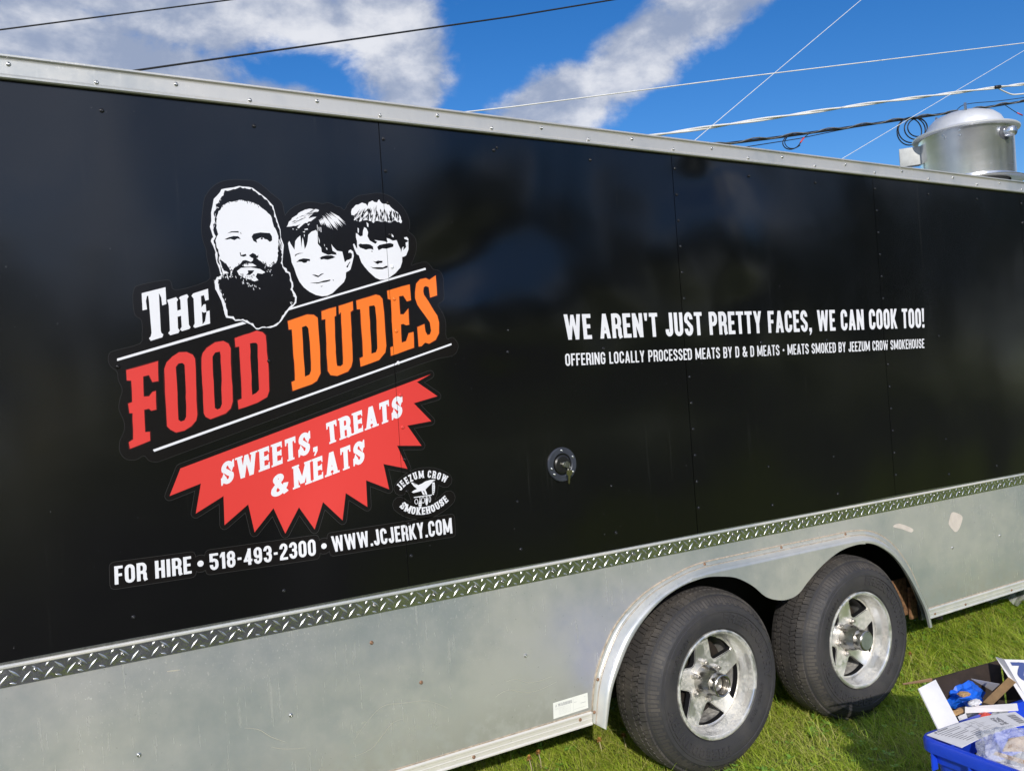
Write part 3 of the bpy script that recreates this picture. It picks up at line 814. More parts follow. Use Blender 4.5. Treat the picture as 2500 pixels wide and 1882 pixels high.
SIDE = [(.2040, -.005), (.2065, -.026), (.2085, -.0345), (.212, -.0385), (.2135, -.0415), (.218, -.0425), (.230, -.046), (.252, -.0505), (.268, -.0515), (.2755, -.0505), (.277, -.0540), (.2830, -.0535), (.2845, -.0505),
        (.293, -.0495), (.2975, -.0485), (.3005, -.0450), (.312, -.0340), (.325, -.0195), (.334, -.0075), (.3405, .010)]
def side_y(r):
    for (a, ya), (b_, yb) in zip(SIDE, SIDE[1:]):
        if a <= r <= b_: return ya + (yb - ya) * (r - a) / (b_ - a + 1e-9)
    return -.05
def make_wheel(cx, closed_hub, lug_phase, win_phase):
    wh = thing('wheel', (cx, 0, .35), None, None); adopt(wh, trailer)
    base = (cx, 0, .35)
    inner = [(r, .150 - y) for r, y in SIDE[::-1]]
    prof = SIDE + [(.3415, .03), (.3420, .075), (.3415, .120)] + inner
    V, Fc = lathe_data(prof, 96)
    V = [(x, y, max(z, -.3475)) for x, y, z in V]
    ty = mesh('tyre', V, Fc, MAT['rubber'], wh, smooth=True, loc=base)
    ty.data.set_sharp_from_angle(angle=R(28))
    # tread: five ribs of blocks with zig-zag grooves
    parts = []; NB = 62
    ribs = [(-.004, .020), (.0265, .0485), (.055, .095), (.1015, .1235), (.130, .154)]
    def crown(y): return .3540 - .010 * abs((y - .075) / .079) ** 3.2
    for ri, (ya, yb) in enumerate(ribs):
        for k in range(NB):
            a0 = 2 * math.pi * (k + (.5 if ri % 2 else 0)) / NB; da = 2 * math.pi / NB
            zz = .0027 if k % 2 else -.0027
            g = .05 if ri in (0, 4) else .035
            sk = (.22 if ri % 2 else -.22) if ri not in (0, 4) else .1
            for half in (0, 1):
                h0, h1 = (g, .485) if half == 0 else (.515, 1 - g)
                ang = [a0 + da * h0, a0 + da * (h0 + h1) / 2, a0 + da * h1]
                vs = []
                for lvl in (0, 1):
                    for q, a in enumerate(ang):
                        for y, sd in ((ya, -1), (yb, 1)):
                            yy = y + (zz if (q + half) % 2 == 1 else -zz) * (0 if (ri == 0 and sd < 0) or (ri == 4 and sd > 0) else 1)
                            aa = a + da * sk * sd * .5
                            rr = crown(yy) if lvl else .333
                            if lvl and ri == 0 and sd < 0: rr = .3425
                            vs.append((rr * math.cos(aa), yy, max(rr * math.sin(aa), -.3495)))
                parts.append((vs, [(6, 7, 9, 8), (8, 9, 11, 10), (0, 6, 8, 2), (2, 8, 10, 4), (1, 3, 9, 7), (3, 5, 11, 9), (0, 1, 7, 6), (4, 10, 11, 5)]))
    for k in range(NB * 2):                  # short ribs running down the shoulder
        a0 = 2 * math.pi * k / NB / 2; da = math.pi / NB; r1 = .3025 if k % 2 else .3085
        vs = []
        for rr in (r1, .325, .3395):
            for a in (a0 + da * .12, a0 + da * .88):
                for dy_ in (.004, -.0026): vs.append((rr * math.cos(a), side_y(rr) + dy_, max(rr * math.sin(a), -.3495)))
        parts.append((vs, [(1, 3, 7, 5), (0, 1, 5, 4), (2, 6, 7, 3), (0, 2, 3, 1), (5, 7, 11, 9), (4, 5, 9, 8), (6, 10, 11, 7), (8, 9, 11, 10)]))
    V, Fc = join_data(parts); bm = bmesh.new(); bv = [bm.verts.new(v) for v in V]
    for f in Fc: bm.faces.new([bv[i] for i in f])
    td = bm_obj('tread', bm, MAT['tread'], wh, loc=base); td['kind'] = 'stuff'
    # side wall lettering
    T = [raised_text_ring('FREECOUNTRY', .238, .034, 38, 88, side_y), raised_text_ring('FREECOUNTRY', .238, .034, 232, 88, side_y),
         raised_text_ring('RADIAL', .243, .014, 140, 34, side_y, .16), raised_text_ring('ST225-75R15', .222, .010, 330, 40, side_y, .16)]
    for V, Fc in T: mesh('sidewall_lettering', V, Fc, MAT['rubber'], wh, loc=base)
    # rim: barrel and lip
    prof = [(.1985, .012), (.2035, -.020), (.2068, -.034), (.2058, -.0395), (.2000, -.0415), (.1945, -.0400), (.1915, -.035), (.190, -.028), (.1885, -.012), (.184, .004), (.1765, .018), (.1745, .026), (.173, .12), (.178, .16), (.2, .17)]
    lathe('rim', prof, MAT['alloy'], wh, 96, loc=base, angle=30)
    # spoke star
    wins = []
    for k in range(5):
        a = R(win_phase + 72 * k); c, s = math.cos(a), math.sin(a)
        pts = [(.088, 0.0), (.092, .0125)]; 
        w2 = []
        ri, ro = .088, .1685
        loc_ = [(ri + .004, -.012), (ri, -.004), (ri, .004), (ri + .004, .012)]
        outer_ = [(ro * math.cos(R(q)), ro * math.sin(R(q))) for q in (24.5, 22, 16, 10, 4, -2, -8, -14, -20, -22.5)]
        loc2 = loc_ + [(ro - .018, ro * math.sin(R(25.0)) - .001)] + outer_ + [(ro - .018, -ro * math.sin(R(23.0)) + .001)]
        wins.append([(x * c - z * s, x * s + z * c) for x, z in loc2])
    outer = [(.1755 * math.cos(2 * math.pi * k / 90), .1755 * math.sin(2 * math.pi * k / 90)) for k in range(90)]
    star = region_solid('spokes', outer, wins, .026, .052, MAT['alloy'], wh, loc=base)
    bm = bmesh.new(); bm.from_mesh(star.data)
    es = [e for e in bm.edges if len(e.link_faces) == 2 and all(abs(v.co.y - .026) < 1e-5 for v in e.verts) and e.calc_face_angle(0) > 1.0]
    bmesh.ops.bevel(bm, geom=es, offset=.003, segments=2, affect='EDGES'); 
    for v in bm.verts:                       # dish the star inward to the hub
        r = math.hypot(v.co.x, v.co.z); v.co.y += .016 * max(0, 1 - r / .17)
    bm.normal_update()
    for f in bm.faces:
        f.material_index = 1 if abs(f.normal.y) < .5 and f.calc_center_median().y > .030 else 0
    star.data.materials.append(MAT['paintblk']); bm.to_mesh(star.data); bm.free(); star.data.set_sharp_from_angle(angle=R(30))
    # brake drum behind
    lathe('brake_drum', [(.0, .095), (.150, .095), (.155, .10), (.155, .17), (.0, .17)], MAT['drum'], wh, 48, loc=base)
    # hub cap
    if closed_hub:
        prof = [(.059, .042), (.0585, .026), (.056, .010), (.051, -.008), (.046, -.020), (.0435, -.027), (.0435, -.031), (.0445, -.034), (.0442, -.055), (.0425, -.062), (.039, -.066), (.0365, -.066)]
    else:
        prof = [(.059, .042), (.0585, .026), (.056, .010), (.051, -.008), (.046, -.020), (.0435, -.027), (.0435, -.031), (.0445, -.034), (.0442, -.052), (.0425, -.060), (.039, -.063), (.0355, -.060), (.034, -.05), (.0335, -.02), (.030, -.015), (.0, -.015)]
    lathe('hub_cap', prof, MAT['chrome'], wh, 48, loc=base, angle=25)
    if closed_hub:
        lathe('hub_plug', [(.0367, -.0655), (.0355, -.0672), (.030, -.0668), (.0295, -.0660), (.0, -.0660)], MAT['caps'], wh, 40, loc=base, angle=20)
    else:
        lathe('grease_cap', [(.030, -.0145), (.0295, -.026), (.024, -.031), (.014, -.031), (.012, -.036), (.004, -.037), (.003, -.030), (.0, -.030)], MAT['nut'], wh, 32, loc=base, angle=25)
    # six lug nuts
    npf = [(.0125, .045), (.0125, .040), (.0098, .036)]
    V1, F1 = lathe_data([(.0150, .047), (.0150, .041), (.0105, .039)], 20)
    V2, F2 = lathe_data([(.0112, .041), (.0112, .020), (.0095, .0165), (.0075, .016)], 6)
    V3, F3 = lathe_data([(.0074, .017), (.0074, .012), (.006, .008), (.0001, .0075)], 12)
    V, Fc = join_data([(V1, F1), (V2, F2), (V3, F3)]); me = bpy.data.meshes.new('lug_nut'); me.from_pydata(V, [], Fc); me.materials.append(MAT['nut'])
    for k in range(6):
        a = R(lug_phase + 60 * k)
        link('lug_nut', me, None, wh, (cx + .0705 * math.cos(a), 0, .35 + .0705 * math.sin(a)), (0, -a, 0))
    return wh
make_wheel(2.352, False, 33, -14); make_wheel(3.198, True, 10, -12)
for xx in (2.352, 3.198):                   # the far side's wheels, seen from behind only
    wh = thing('wheel', (xx, TY1 - .1, .35), None, None); adopt(wh, trailer)
    V, Fc = lathe_data([(.19, -.09), (.27, -.11), (.33, -.08), (.357, -.05), (.357, .05), (.33, .08), (.27, .11), (.19, .09)], 40)
    mesh('tyre', V, Fc, MAT['rubber'], wh, smooth=True, loc=(xx, TY1 - .1, .35))

# ------------------------------------------------------------------ printed artwork on the side
def conv(x0, y0, s): return lambda pts: [wall(x0 + s * a, y0 + s * b_) for a, b_ in pts]
zA = conv(490, 430, .23430); zB = conv(690, 480, .15617); zC = conv(280, 640, .28818); zD = conv(680, 640, .20417)
zE = conv(400, 900, .31193); zF = conv(260, 1250, .38879); zG = conv(880, 1120, .11302); zH = conv(1330, 700, .45208)
zK = conv(450, 400, .31646); zL = conv(250, 650, .40687)
AY = -.0007
CUTS = [[(s - .0006, 0), (s + .0006, 0), (s + .0006, 3), (s - .0006, 3)] for s in SEAMS if -1 < s < 4]
rs = random.Random(11)
logo = Art(AY)
back = (zL([(90, 635), (50, 600), (35, 560), (45, 520), (90, 503), (225, 465), (238, 410), (235, 325), (195, 290), (183, 200), (190, 140), (220, 115), (370, 85), (410, 95), (440, 145), (625, 92)])
        + zA([(95, 1005), (65, 850), (55, 760), (20, 660), (8, 520), (25, 330), (50, 210), (130, 110), (220, 60), (340, 38), (450, 45), (560, 52), (640, 100), (740, 185), (840, 270), (860, 340), (878, 410)])
        + zB([(60, 265), (150, 180), (300, 105), (400, 90), (520, 95), (620, 120), (700, 100), (780, 125), (830, 155), (900, 170), (970, 212)])
        + zK([(1270, 300), (1340, 250), (1400, 240), (1480, 228), (1560, 240), (1640, 290), (1700, 360), (1735, 440), (1735, 500), (1722, 520), (1770, 560), (1790, 620), (1780, 700), (1750, 782), (1780, 775), (1860, 758),
              (1900, 790), (1920, 815), (1970, 830), (1995, 880), (2000, 960), (2000, 1050), (1955, 1087), (1990, 1150), (2015, 1220), (2020, 1347), (2070, 1340), (2110, 1390), (2105, 1440), (2080, 1472), (2040, 1487)])
        + zL([(1900, 590), (1000, 926), (400, 1148), (330, 1172), (280, 1165), (250, 1135), (200, 1160), (140, 1155), (105, 1110), (105, 1050), (130, 990), (130, 930), (100, 860), (105, 800), (120, 740), (95, 680)]))
back = smooth_curve(back, 3, True)
logo.fill('edge_glint', back)
halo(logo, 'edge_glint', back, .0007)
logo.fill('vback', back)
# rules
def pxq(*p): return [wall(*q) for q in p]
logo.fill('white', zC([(20, 817), (1085, 505), (1115, 521), (20, 838)]))
logo.fill('white', zD([(125, 553), (1755, 68), (1762, 92), (120, 577)]))
logo.fill('white', pxq((372.8, 1097.6), (1101.6, 838), (1102.4, 842.3), (376.8, 1102.6)))
# words
THE = [[(228, 264), (430, 213), (437, 355), (402, 368), (394, 300), (374, 262), (390, 580), (395, 600), (412, 612), (403, 637), (305, 667), (290, 645), (304, 632), (312, 600), (290, 330), (283, 283), (272, 290), (264, 330), (274, 400), (236, 410)],
       [(443, 322), (520, 297), (537, 318), (526, 336), (530, 412), (560, 402), (556, 322), (545, 303), (555, 292), (612, 272), (626, 292), (614, 312), (628, 530), (642, 552), (632, 566), (570, 585), (553, 572), (568, 548), (562, 455), (532, 463), (536, 560), (550, 580), (540, 600), (470, 620), (453, 602), (468, 580), (458, 370), (452, 345)],
       [(650, 286), (664, 266), (790, 226), (796, 318), (768, 328), (756, 280), (730, 288), (735, 384), (752, 360), (770, 356), (776, 424), (754, 428), (738, 420), (744, 528), (766, 500), (778, 418), (803, 410), (808, 520), (680, 558), (665, 545), (678, 520), (668, 310)]]
for p in THE: logo.fill('white', zC(p))
FOOD = [[(98, 915), (365, 838), (370, 1005), (320, 1015), (290, 955), (240, 968), (246, 1140), (290, 1135), (318, 1100), (347, 1090), (352, 1245), (310, 1258), (290, 1240), (252, 1250), (258, 1440), (298, 1436), (300, 1510), (128, 1580), (120, 1525), (158, 1500), (152, 1278), (128, 1278), (115, 1200), (148, 1185), (140, 1002), (105, 1002)],
        [(420, 905), (440, 850), (490, 800), (545, 765), (610, 760), (660, 785), (680, 820), (685, 900), (690, 1100), (700, 1290), (690, 1340), (650, 1390), (590, 1425), (520, 1442), (470, 1420), (443, 1390), (437, 1300), (425, 1100)],
        [(733, 810), (745, 770), (780, 725), (850, 680), (920, 668), (965, 690), (980, 730), (985, 850), (995, 1050), (1000, 1180), (985, 1240), (940, 1280), (870, 1310), (810, 1330), (770, 1310), (755, 1280), (748, 1100), (738, 960)],
        [(1016, 645), (1200, 583), (1255, 592), (1280, 620), (1290, 760), (1305, 930), (1310, 1090), (1290, 1140), (1210, 1190), (1050, 1245), (1042, 1170), (1078, 1155), (1070, 1000), (1055, 715), (1022, 720)]]
FOODH = [[(518, 890), (540, 860), (575, 852), (592, 870), (600, 1000), (606, 1310), (590, 1340), (560, 1350), (540, 1335), (530, 1100)],
         [(828, 800), (850, 765), (890, 757), (897, 790), (905, 1000), (908, 1200), (895, 1235), (870, 1248), (848, 1235), (840, 1100)],
         [(1145, 690), (1170, 683), (1200, 683), (1210, 700), (1222, 1080), (1200, 1110), (1163, 1125), (1155, 900)]]
DUD = [[(110, 708), (340, 627), (420, 630), (465, 665), (475, 800), (490, 1000), (505, 1330), (460, 1420), (400, 1460), (165, 1540), (155, 1435), (195, 1415), (185, 1200), (158, 805), (120, 808)],
       [(512, 585), (685, 535), (690, 640), (668, 655), (675, 900), (690, 1200), (700, 1240), (740, 1245), (770, 1220), (772, 1150), (755, 800), (748, 600), (722, 625), (718, 525), (888, 470), (892, 575), (862, 597), (870, 800), (885, 1180), (870, 1250), (830, 1310), (700, 1358), (620, 1350), (585, 1300), (575, 1100), (560, 680), (518, 690)],
       [(928, 460), (1160, 388), (1210, 400), (1245, 440), (1262, 600), (1285, 1000), (1275, 1080), (1200, 1170), (980, 1250), (970, 1150), (1010, 1130), (1000, 950), (975, 560), (935, 565)],
       [(1297, 345), (1565, 268), (1582, 455), (1535, 470), (1490, 402), (1440, 410), (1455, 628), (1495, 625), (1552, 555), (1562, 750), (1525, 755), (1490, 735), (1460, 745), (1472, 960), (1525, 945), (1555, 850), (1612, 835), (1620, 1025), (1340, 1120), (1337, 1020), (1370, 1005), (1355, 700), (1343, 450), (1305, 440)],
       [(1630, 360), (1645, 260), (1690, 210), (1760, 190), (1800, 210), (1880, 160), (1895, 400), (1810, 425), (1795, 300), (1760, 285), (1735, 300), (1728, 350), (1740, 390), (1895, 640), (1918, 720), (1915, 850), (1880, 930), (1800, 975), (1750, 960), (1710, 1005), (1672, 1010), (1657, 775), (1745, 740), (1755, 830), (1780, 870), (1810, 865), (1825, 820), (1810, 720), (1660, 510), (1635, 430)]]
DUDH = [[(278, 775), (330, 758), (358, 790), (375, 950), (390, 1300), (370, 1345), (315, 1370), (300, 1150), (290, 950)], [(1082, 530), (1140, 518), (1158, 540), (1170, 700), (1182, 1030), (1165, 1075), (1112, 1095), (1102, 900)]]
for L_, H_, cv, key in ((FOOD, FOODH, zC, 'red'), (DUD, DUDH, zD, 'orange')):
    for p in L_:
        q = jag(cv(p), .0010, .022); halo(logo, 'redline', q, .0022)
    for p in L_: logo.fill(key, jag(cv(p), .0009, .022))
    for p in H_: logo.fill('redline', jag(cv(p), .0009, .022))
    for p in H_:
        q = cv(p); cx_ = sum(a for a, _ in q) / len(q); cz_ = sum(b_ for _, b_ in q) / len(q)
        logo.fill('vback', [(cx_ + (a - cx_) * .90, cz_ + (b_ - cz_) * .985) for a, b_ in q])
# bearded head
MAN_OUT = [(215, 140), (260, 130), (340, 120), (400, 105), (430, 110), (500, 115), (540, 125), (600, 170), (680, 230), (735, 290), (755, 310), (775, 390), (800, 470), (830, 560), (835, 640), (865, 720), (858, 800), (850, 900), (860, 945), (895, 965), (900, 990), (930, 1005), (945, 1080), (960, 1110), (965, 1150), (955, 1180), (985, 1225), (1000, 1260), (995, 1320), (960, 1360), (915, 1400), (880, 1450), (840, 1510), (790, 1560), (730, 1582), (640, 1580), (605, 1598), (580, 1598), (545, 1565), (520, 1545), (480, 1530), (440, 1505), (360, 1510), (330, 1485), (265, 1475), (250, 1440), (235, 1370), (215, 1300), (180, 1230), (150, 1170), (145, 1100), (170, 1050), (190, 1055), (215, 1030), (205, 1020), (190, 960), (165, 900), (150, 820), (155, 795), (130, 730), (105, 680), (115, 650), (130, 640), (115, 590), (95, 530), (110, 470), (108, 380), (125, 300), (135, 240), (170, 205), (200, 170)]
MAN_IN = [(250, 150), (280, 150), (340, 140), (410, 122), (440, 132), (530, 132), (590, 178), (670, 238), (726, 300), (743, 314), (763, 395), (788, 475), (818, 565), (824, 645), (853, 722), (846, 800), (838, 905), (848, 955), (880, 977), (885, 998), (916, 1014), (933, 1085), (945, 1120), (940, 1180), (965, 1235), (985, 1270), (980, 1310), (945, 1350), (903, 1390), (868, 1440), (828, 1500), (783, 1548), (730, 1570), (640, 1566), (600, 1578), (580, 1578), (560, 1550), (520, 1525), (480, 1508), (440, 1488), (365, 1493), (340, 1468), (282, 1456), (270, 1400), (252, 1340), (237, 1290), (217, 1230), (192, 1180), (177, 1120), (182, 1085), (210, 1075), (226, 1040), (207, 960), (182, 900), (170, 830), (177, 800), (150, 720), (127, 672), (137, 655), (157, 630), (142, 600), (127, 540), (142, 480), (138, 400), (163, 300), (193, 250), (232, 200)]
MAN_FACE = [(170, 420), (190, 370), (230, 310), (300, 272), (400, 252), (500, 265), (600, 305), (660, 345), (720, 400), (745, 470), (765, 530), (790, 570), (808, 650), (805, 760), (800, 850), (780, 910), (730, 950), (690, 938), (640, 905), (590, 860), (545, 850), (540, 880), (520, 900), (470, 880), (440, 885), (400, 920), (350, 960), (320, 1030), (300, 960), (260, 920), (215, 880), (190, 800), (165, 740), (150, 700), (160, 650), (180, 610), (165, 540)]
u_ = .00038
logo.fill('white', zA(MAN_OUT)); logo.fill('vback', jag(zA(MAN_IN), .0022, .006))
logo.fill('white', jag(zA(MAN_FACE), .0017, .006))
for p in ([(430, 935), (470, 908), (540, 912), (582, 938), (520, 945), (460, 945)], [(378, 990), (420, 957), (520, 952), (620, 970), (672, 1003), (640, 1020), (590, 1012), (572, 1050), (600, 1085), (560, 1098), (500, 1075), (450, 1062), (400, 1032)],
          [(815, 655), (830, 680), (847, 730), (849, 790), (835, 772), (822, 720)], [(190, 835), (205, 850), (215, 930), (250, 980), (292, 1012), (232, 1022), (215, 960), (187, 880)]):
    logo.fill('white', zA(p))
for p in ([(275, 598), (320, 577), (392, 575), (398, 590), (330, 588)], [(248, 660), (290, 640), (340, 626), (390, 628), (417, 658), (380, 652), (352, 670), (310, 655), (272, 664)], [(412, 586), (418, 588), (424, 606), (416, 604)],
          [(530, 632), (550, 602), (620, 588), (720, 596), (742, 630), (744, 672), (720, 688), (690, 662), (650, 656), (610, 650), (580, 664), (587, 698), (548, 676)], [(405, 795), (415, 798), (421, 824), (470, 812), (476, 830), (450, 842), (414, 834)],
          [(502, 828), (540, 802), (570, 815), (585, 835), (601, 818), (597, 852), (560, 862), (528, 852)], [(490, 983), (557, 983), (540, 1010), (512, 1032), (472, 1032), (495, 1010)], [(148, 668), (158, 690), (166, 740), (177, 792), (165, 792), (150, 740)],
          [(822, 690), (838, 720), (842, 765), (832, 750)], [(200, 860), (225, 900), (262, 960), (280, 1000), (240, 985), (215, 930)]):
    logo.fill('vback', zA(p))
logo.fill('white', zA([(608, 650), (630, 640), (655, 645), (668, 662), (630, 670)])); logo.fill('vback', zA(ngon(636, 652, 12, 11, 8))); logo.fill('vback', zA(ngon(350, 648, 14, 11, 8)))
def specks(cv, key, n, path, spread, size):
    for _ in range(n):
        i = rs.randrange(len(path) - 1); t_ = rs.random(); a, b_ = path[i], path[i + 1]
        x = a[0] + (b_[0] - a[0]) * t_ + rs.gauss(0, spread); y = a[1] + (b_[1] - a[1]) * t_ + rs.gauss(0, spread)
        L_ = size * rs.uniform(.5, 1.5); an = rs.uniform(.6, 2.2)
        dx_, dy_ = L_ * math.cos(an), L_ * math.sin(an); wx, wy = -math.sin(an) * size * .28, math.cos(an) * size * .28
        logo.fill(key, cv([(x - dx_, y - dy_), (x + wx, y + wy), (x + dx_, y + dy_), (x - wx, y - wy)]))
specks(zA, 'white', 26, [(165, 1080), (180, 1160), (225, 1270), (260, 1420)], 14, 13)
specks(zA, 'white', 20, [(400, 1040), (460, 1100), (530, 1160), (600, 1130)], 18, 13)
specks(zA, 'white', 16, [(220, 1030), (300, 1060), (340, 1040)], 16, 14)
specks(zA, 'vback', 30, [(640, 910), (700, 945), (770, 915)], 9, 14); specks(zA, 'vback', 26, [(190, 340), (280, 275), (420, 255), (560, 285), (660, 350)], 5, 12)
specks(zA, 'vback', 34, [(200, 880), (260, 960), (330, 980), (420, 920), (500, 900)], 12, 15)
specks(zA, 'vback', 22, [(560, 1040), (480, 1060), (420, 1030)], 14, 12)
specks(zA, 'white', 14, [(140, 540), (150, 420), (180, 300), (240, 190)], 8, 10)
specks(zA, 'white', 14, [(960, 1180), (975, 1290), (940, 1330)], 9, 10); specks(zA, 'white', 8, [(680, 950), (780, 970), (670, 1080)], 16, 10)
# first boy
BOY1 = [(83, 730), (104, 695), (125, 740), (185, 832), (195, 700), (230, 650), (275, 612), (285, 700), (292, 805), (302, 700), (310, 640), (325, 690), (335, 760), (345, 825), (375, 760), (390, 700), (400, 600), (450, 550), (520, 525), (545, 560), (550, 740), (600, 800), (610, 870), (640, 885), (712, 915), (760, 905), (842, 912), (835, 880), (780, 850), (760, 745), (790, 790), (850, 850), (930, 862), (950, 940), (970, 1030), (1005, 995), (1045, 985), (1080, 960), (1085, 900), (1050, 870), (1030, 888), (1030, 850), (1060, 830), (1100, 860), (1112, 930), (1090, 1030), (1060, 1140), (1030, 1165), (990, 1185), (985, 1270), (955, 1340), (850, 1440), (780, 1510), (700, 1550), (620, 1560), (520, 1540), (420, 1490), (330, 1420), (260, 1330), (215, 1230), (180, 1120), (140, 1030), (125, 930), (100, 830)]
logo.fill('white', zB(BOY1))
logo.fill('white', jag(zB([(62, 475), (100, 400), (150, 340), (250, 260), (350, 205), (440, 192), (560, 205), (572, 225), (500, 255), (430, 300), (400, 345), (450, 330), (525, 318), (440, 385), (330, 430), (250, 505), (225, 490), (280, 430), (200, 455), (130, 472)]), .0012, .006))
for p in ([(185, 948), (200, 905), (260, 884), (328, 884), (260, 896), (215, 916)], [(208, 1032), (260, 985), (320, 968), (385, 972), (427, 980), (427, 1012), (390, 1008), (370, 1034), (330, 1040), (300, 1022), (250, 1020)],
          [(578, 962), (610, 938), (680, 922), (770, 922), (824, 950), (780, 968), (700, 990), (640, 978), (603, 988)], [(458, 1222), (510, 1222), (560, 1240), (600, 1208), (650, 1200), (600, 1232), (555, 1264), (510, 1247)],
          [(420, 1350), (480, 1346), (560, 1343), (640, 1316), (748, 1298), (742, 1318), (680, 1338), (600, 1348), (550, 1362)], [(783, 1293), (799, 1305), (790, 1324)], [(583, 1405), (635, 1396), (610, 1412)], [(1048, 1018), (1028, 1050), (992, 1102), (1015, 1114), (1036, 1060), (1056, 1030)]):
    logo.fill('vback', zB(p))
for k in range(15):
    s = max(0, k / 14 + rs.uniform(-.03, .03)); tx, ty_ = 556 + 150 * s ** .8, 345 - 130 * s ** .8; bx, by = 610 + 450 * s, 470 + 75 * math.sin(s * 3.0) - 10
    f0, f1 = rs.uniform(0, .25), rs.uniform(.75, 1.0); ww = rs.uniform(9, 20)
    p0 = (tx + (bx - tx) * f0, ty_ + (by - ty_) * f0); p1 = (tx + (bx - tx) * f1, ty_ + (by - ty_) * f1); pm = ((p0[0] + p1[0]) / 2 + 8, (p0[1] + p1[1]) / 2 - 6)
    d = Vector((p1[0] - p0[0], p1[1] - p0[1])).normalized(); nx, ny = -d.y * ww, d.x * ww
    logo.fill('white', zB([p0, (pm[0] + nx, pm[1] + ny), p1, (pm[0] - nx, pm[1] - ny)]))
for k in range(24):
    x_ = rs.uniform(120, 490); y_ = 470 - (x_ - 60) * .52 + rs.uniform(-50, 15); L_ = rs.uniform(25, 60)
    logo.fill('vback', zB([(x_, y_), (x_ + L_, y_ - L_ * .42 - 5), (x_ + 2 * L_, y_ - L_ * .8), (x_ + L_, y_ - L_ * .36 + 3)]))
for p in ([(535, 440), (545, 450), (548, 600), (580, 690), (575, 740), (545, 560)], [(560, 480), (572, 480), (575, 540), (566, 540)], [(590, 480), (600, 480), (605, 560), (594, 555)], [(645, 740), (658, 760), (655, 785)], [(675, 800), (692, 805), (700, 835), (683, 830)],
          [(340, 510), (390, 500), (395, 520), (345, 525)], [(310, 555), (350, 540), (340, 565)], [(330, 600), (345, 595), (340, 640)], [(385, 435), (425, 425), (400, 455)], [(150, 500), (175, 510), (160, 520)], [(205, 515), (230, 515), (220, 528)]):
    logo.fill('white', zB(p))
# second boy
BOY2 = [(1145, 570), (1175, 590), (1210, 625), (1250, 615), (1255, 540), (1275, 480), (1310, 500), (1335, 560), (1325, 620), (1360, 690), (1420, 725), (1450, 740), (1480, 712), (1430, 680), (1500, 690), (1590, 702), (1640, 718), (1625, 650), (1665, 662), (1720, 692), (1780, 682), (1810, 760), (1845, 830), (1850, 880), (1868, 800), (1890, 782), (1885, 840), (1930, 792), (1920, 722), (1965, 702), (1965, 830), (1930, 920), (1900, 940), (1868, 945), (1868, 1020), (1840, 1110), (1760, 1200), (1650, 1280), (1590, 1298), (1520, 1300), (1450, 1270), (1350, 1180), (1280, 1100), (1230, 1030), (1190, 920), (1160, 905), (1120, 820), (1100, 750), (1115, 735), (1150, 800), (1165, 822), (1162, 700), (1145, 640)]
logo.fill('white', zB(BOY2))
HAIR2 = [(1065, 285), (1085, 200), (1150, 140), (1240, 105), (1300, 110), (1325, 150), (1350, 95), (1400, 70), (1480, 95), (1490, 55), (1515, 45), (1550, 100), (1650, 130), (1740, 200), (1830, 290), (1868, 390), (1850, 422), (1760, 380), (1660, 415), (1600, 385), (1540, 400), (1440, 385), (1420, 410), (1320, 370), (1200, 400), (1120, 370), (1110, 300)]
logo.fill('white', jag(zB(HAIR2), .0022, .006))
for k in range(105):
    x_ = rs.uniform(1095, 1835); top = 190 + abs(x_ - 1450) * .28; y_ = rs.uniform(top - 20, 370)
    L_ = rs.uniform(28, 75); an = R(rs.uniform(-8, 22) + (x_ - 1450) * -.085 + 0); ww = rs.uniform(5, 13)
    dx_, dy_ = math.sin(-an) * L_, math.cos(an) * L_
    if x_ < 1330: dx_ = -abs(dx_) * 1.2 - 12
    logo.fill('vback', zB([(x_ - dx_, y_ - dy_), (x_ + ww, y_), (x_ + dx_ * .4, y_ + dy_), (x_ - ww, y_ + 4)]))
for p in ([(1900, 640), (1940, 633), (1966, 665), (1960, 700), (1940, 675), (1905, 667)], [(1310, 400), (1340, 430), (1340, 480), (1320, 470)], [(1170, 490), (1190, 500), (1190, 560), (1175, 575)], [(1695, 580), (1730, 610), (1735, 640), (1705, 625)]): logo.fill('white', zB(p))
for p in ([(1183, 762), (1210, 736), (1250, 745), (1310, 743), (1370, 752), (1412, 783), (1418, 836), (1380, 822), (1340, 822), (1300, 834), (1260, 817), (1210, 802)], [(1476, 792), (1510, 758), (1580, 743), (1680, 727), (1732, 745), (1728, 787), (1680, 802), (1620, 818), (1560, 812), (1500, 842)], [(1373, 853), (1408, 853), (1402, 870)],
          [(1408, 1008), (1450, 1020), (1490, 1003), (1562, 1008), (1557, 1037), (1510, 1042), (1485, 1060), (1455, 1042)], [(1366, 1098), (1420, 1110), (1500, 1105), (1570, 1108), (1615, 1083), (1643, 1088), (1637, 1112), (1560, 1138), (1490, 1138), (1420, 1127)], [(1938, 762), (1948, 760), (1946, 776)]):
    logo.fill('vback', zB(p))
logo_empty = thing('logo_decal', (.9, 0, 1.6), None, None); adopt(logo_empty, trailer)
NM = dict(edge_glint='decal_edge_glint', vback='decal_backing', white='white_artwork', red='red_lettering', orange='orange_lettering', redline='lettering_outline')
logo.build(MAT, logo_empty, NM, CUTS)

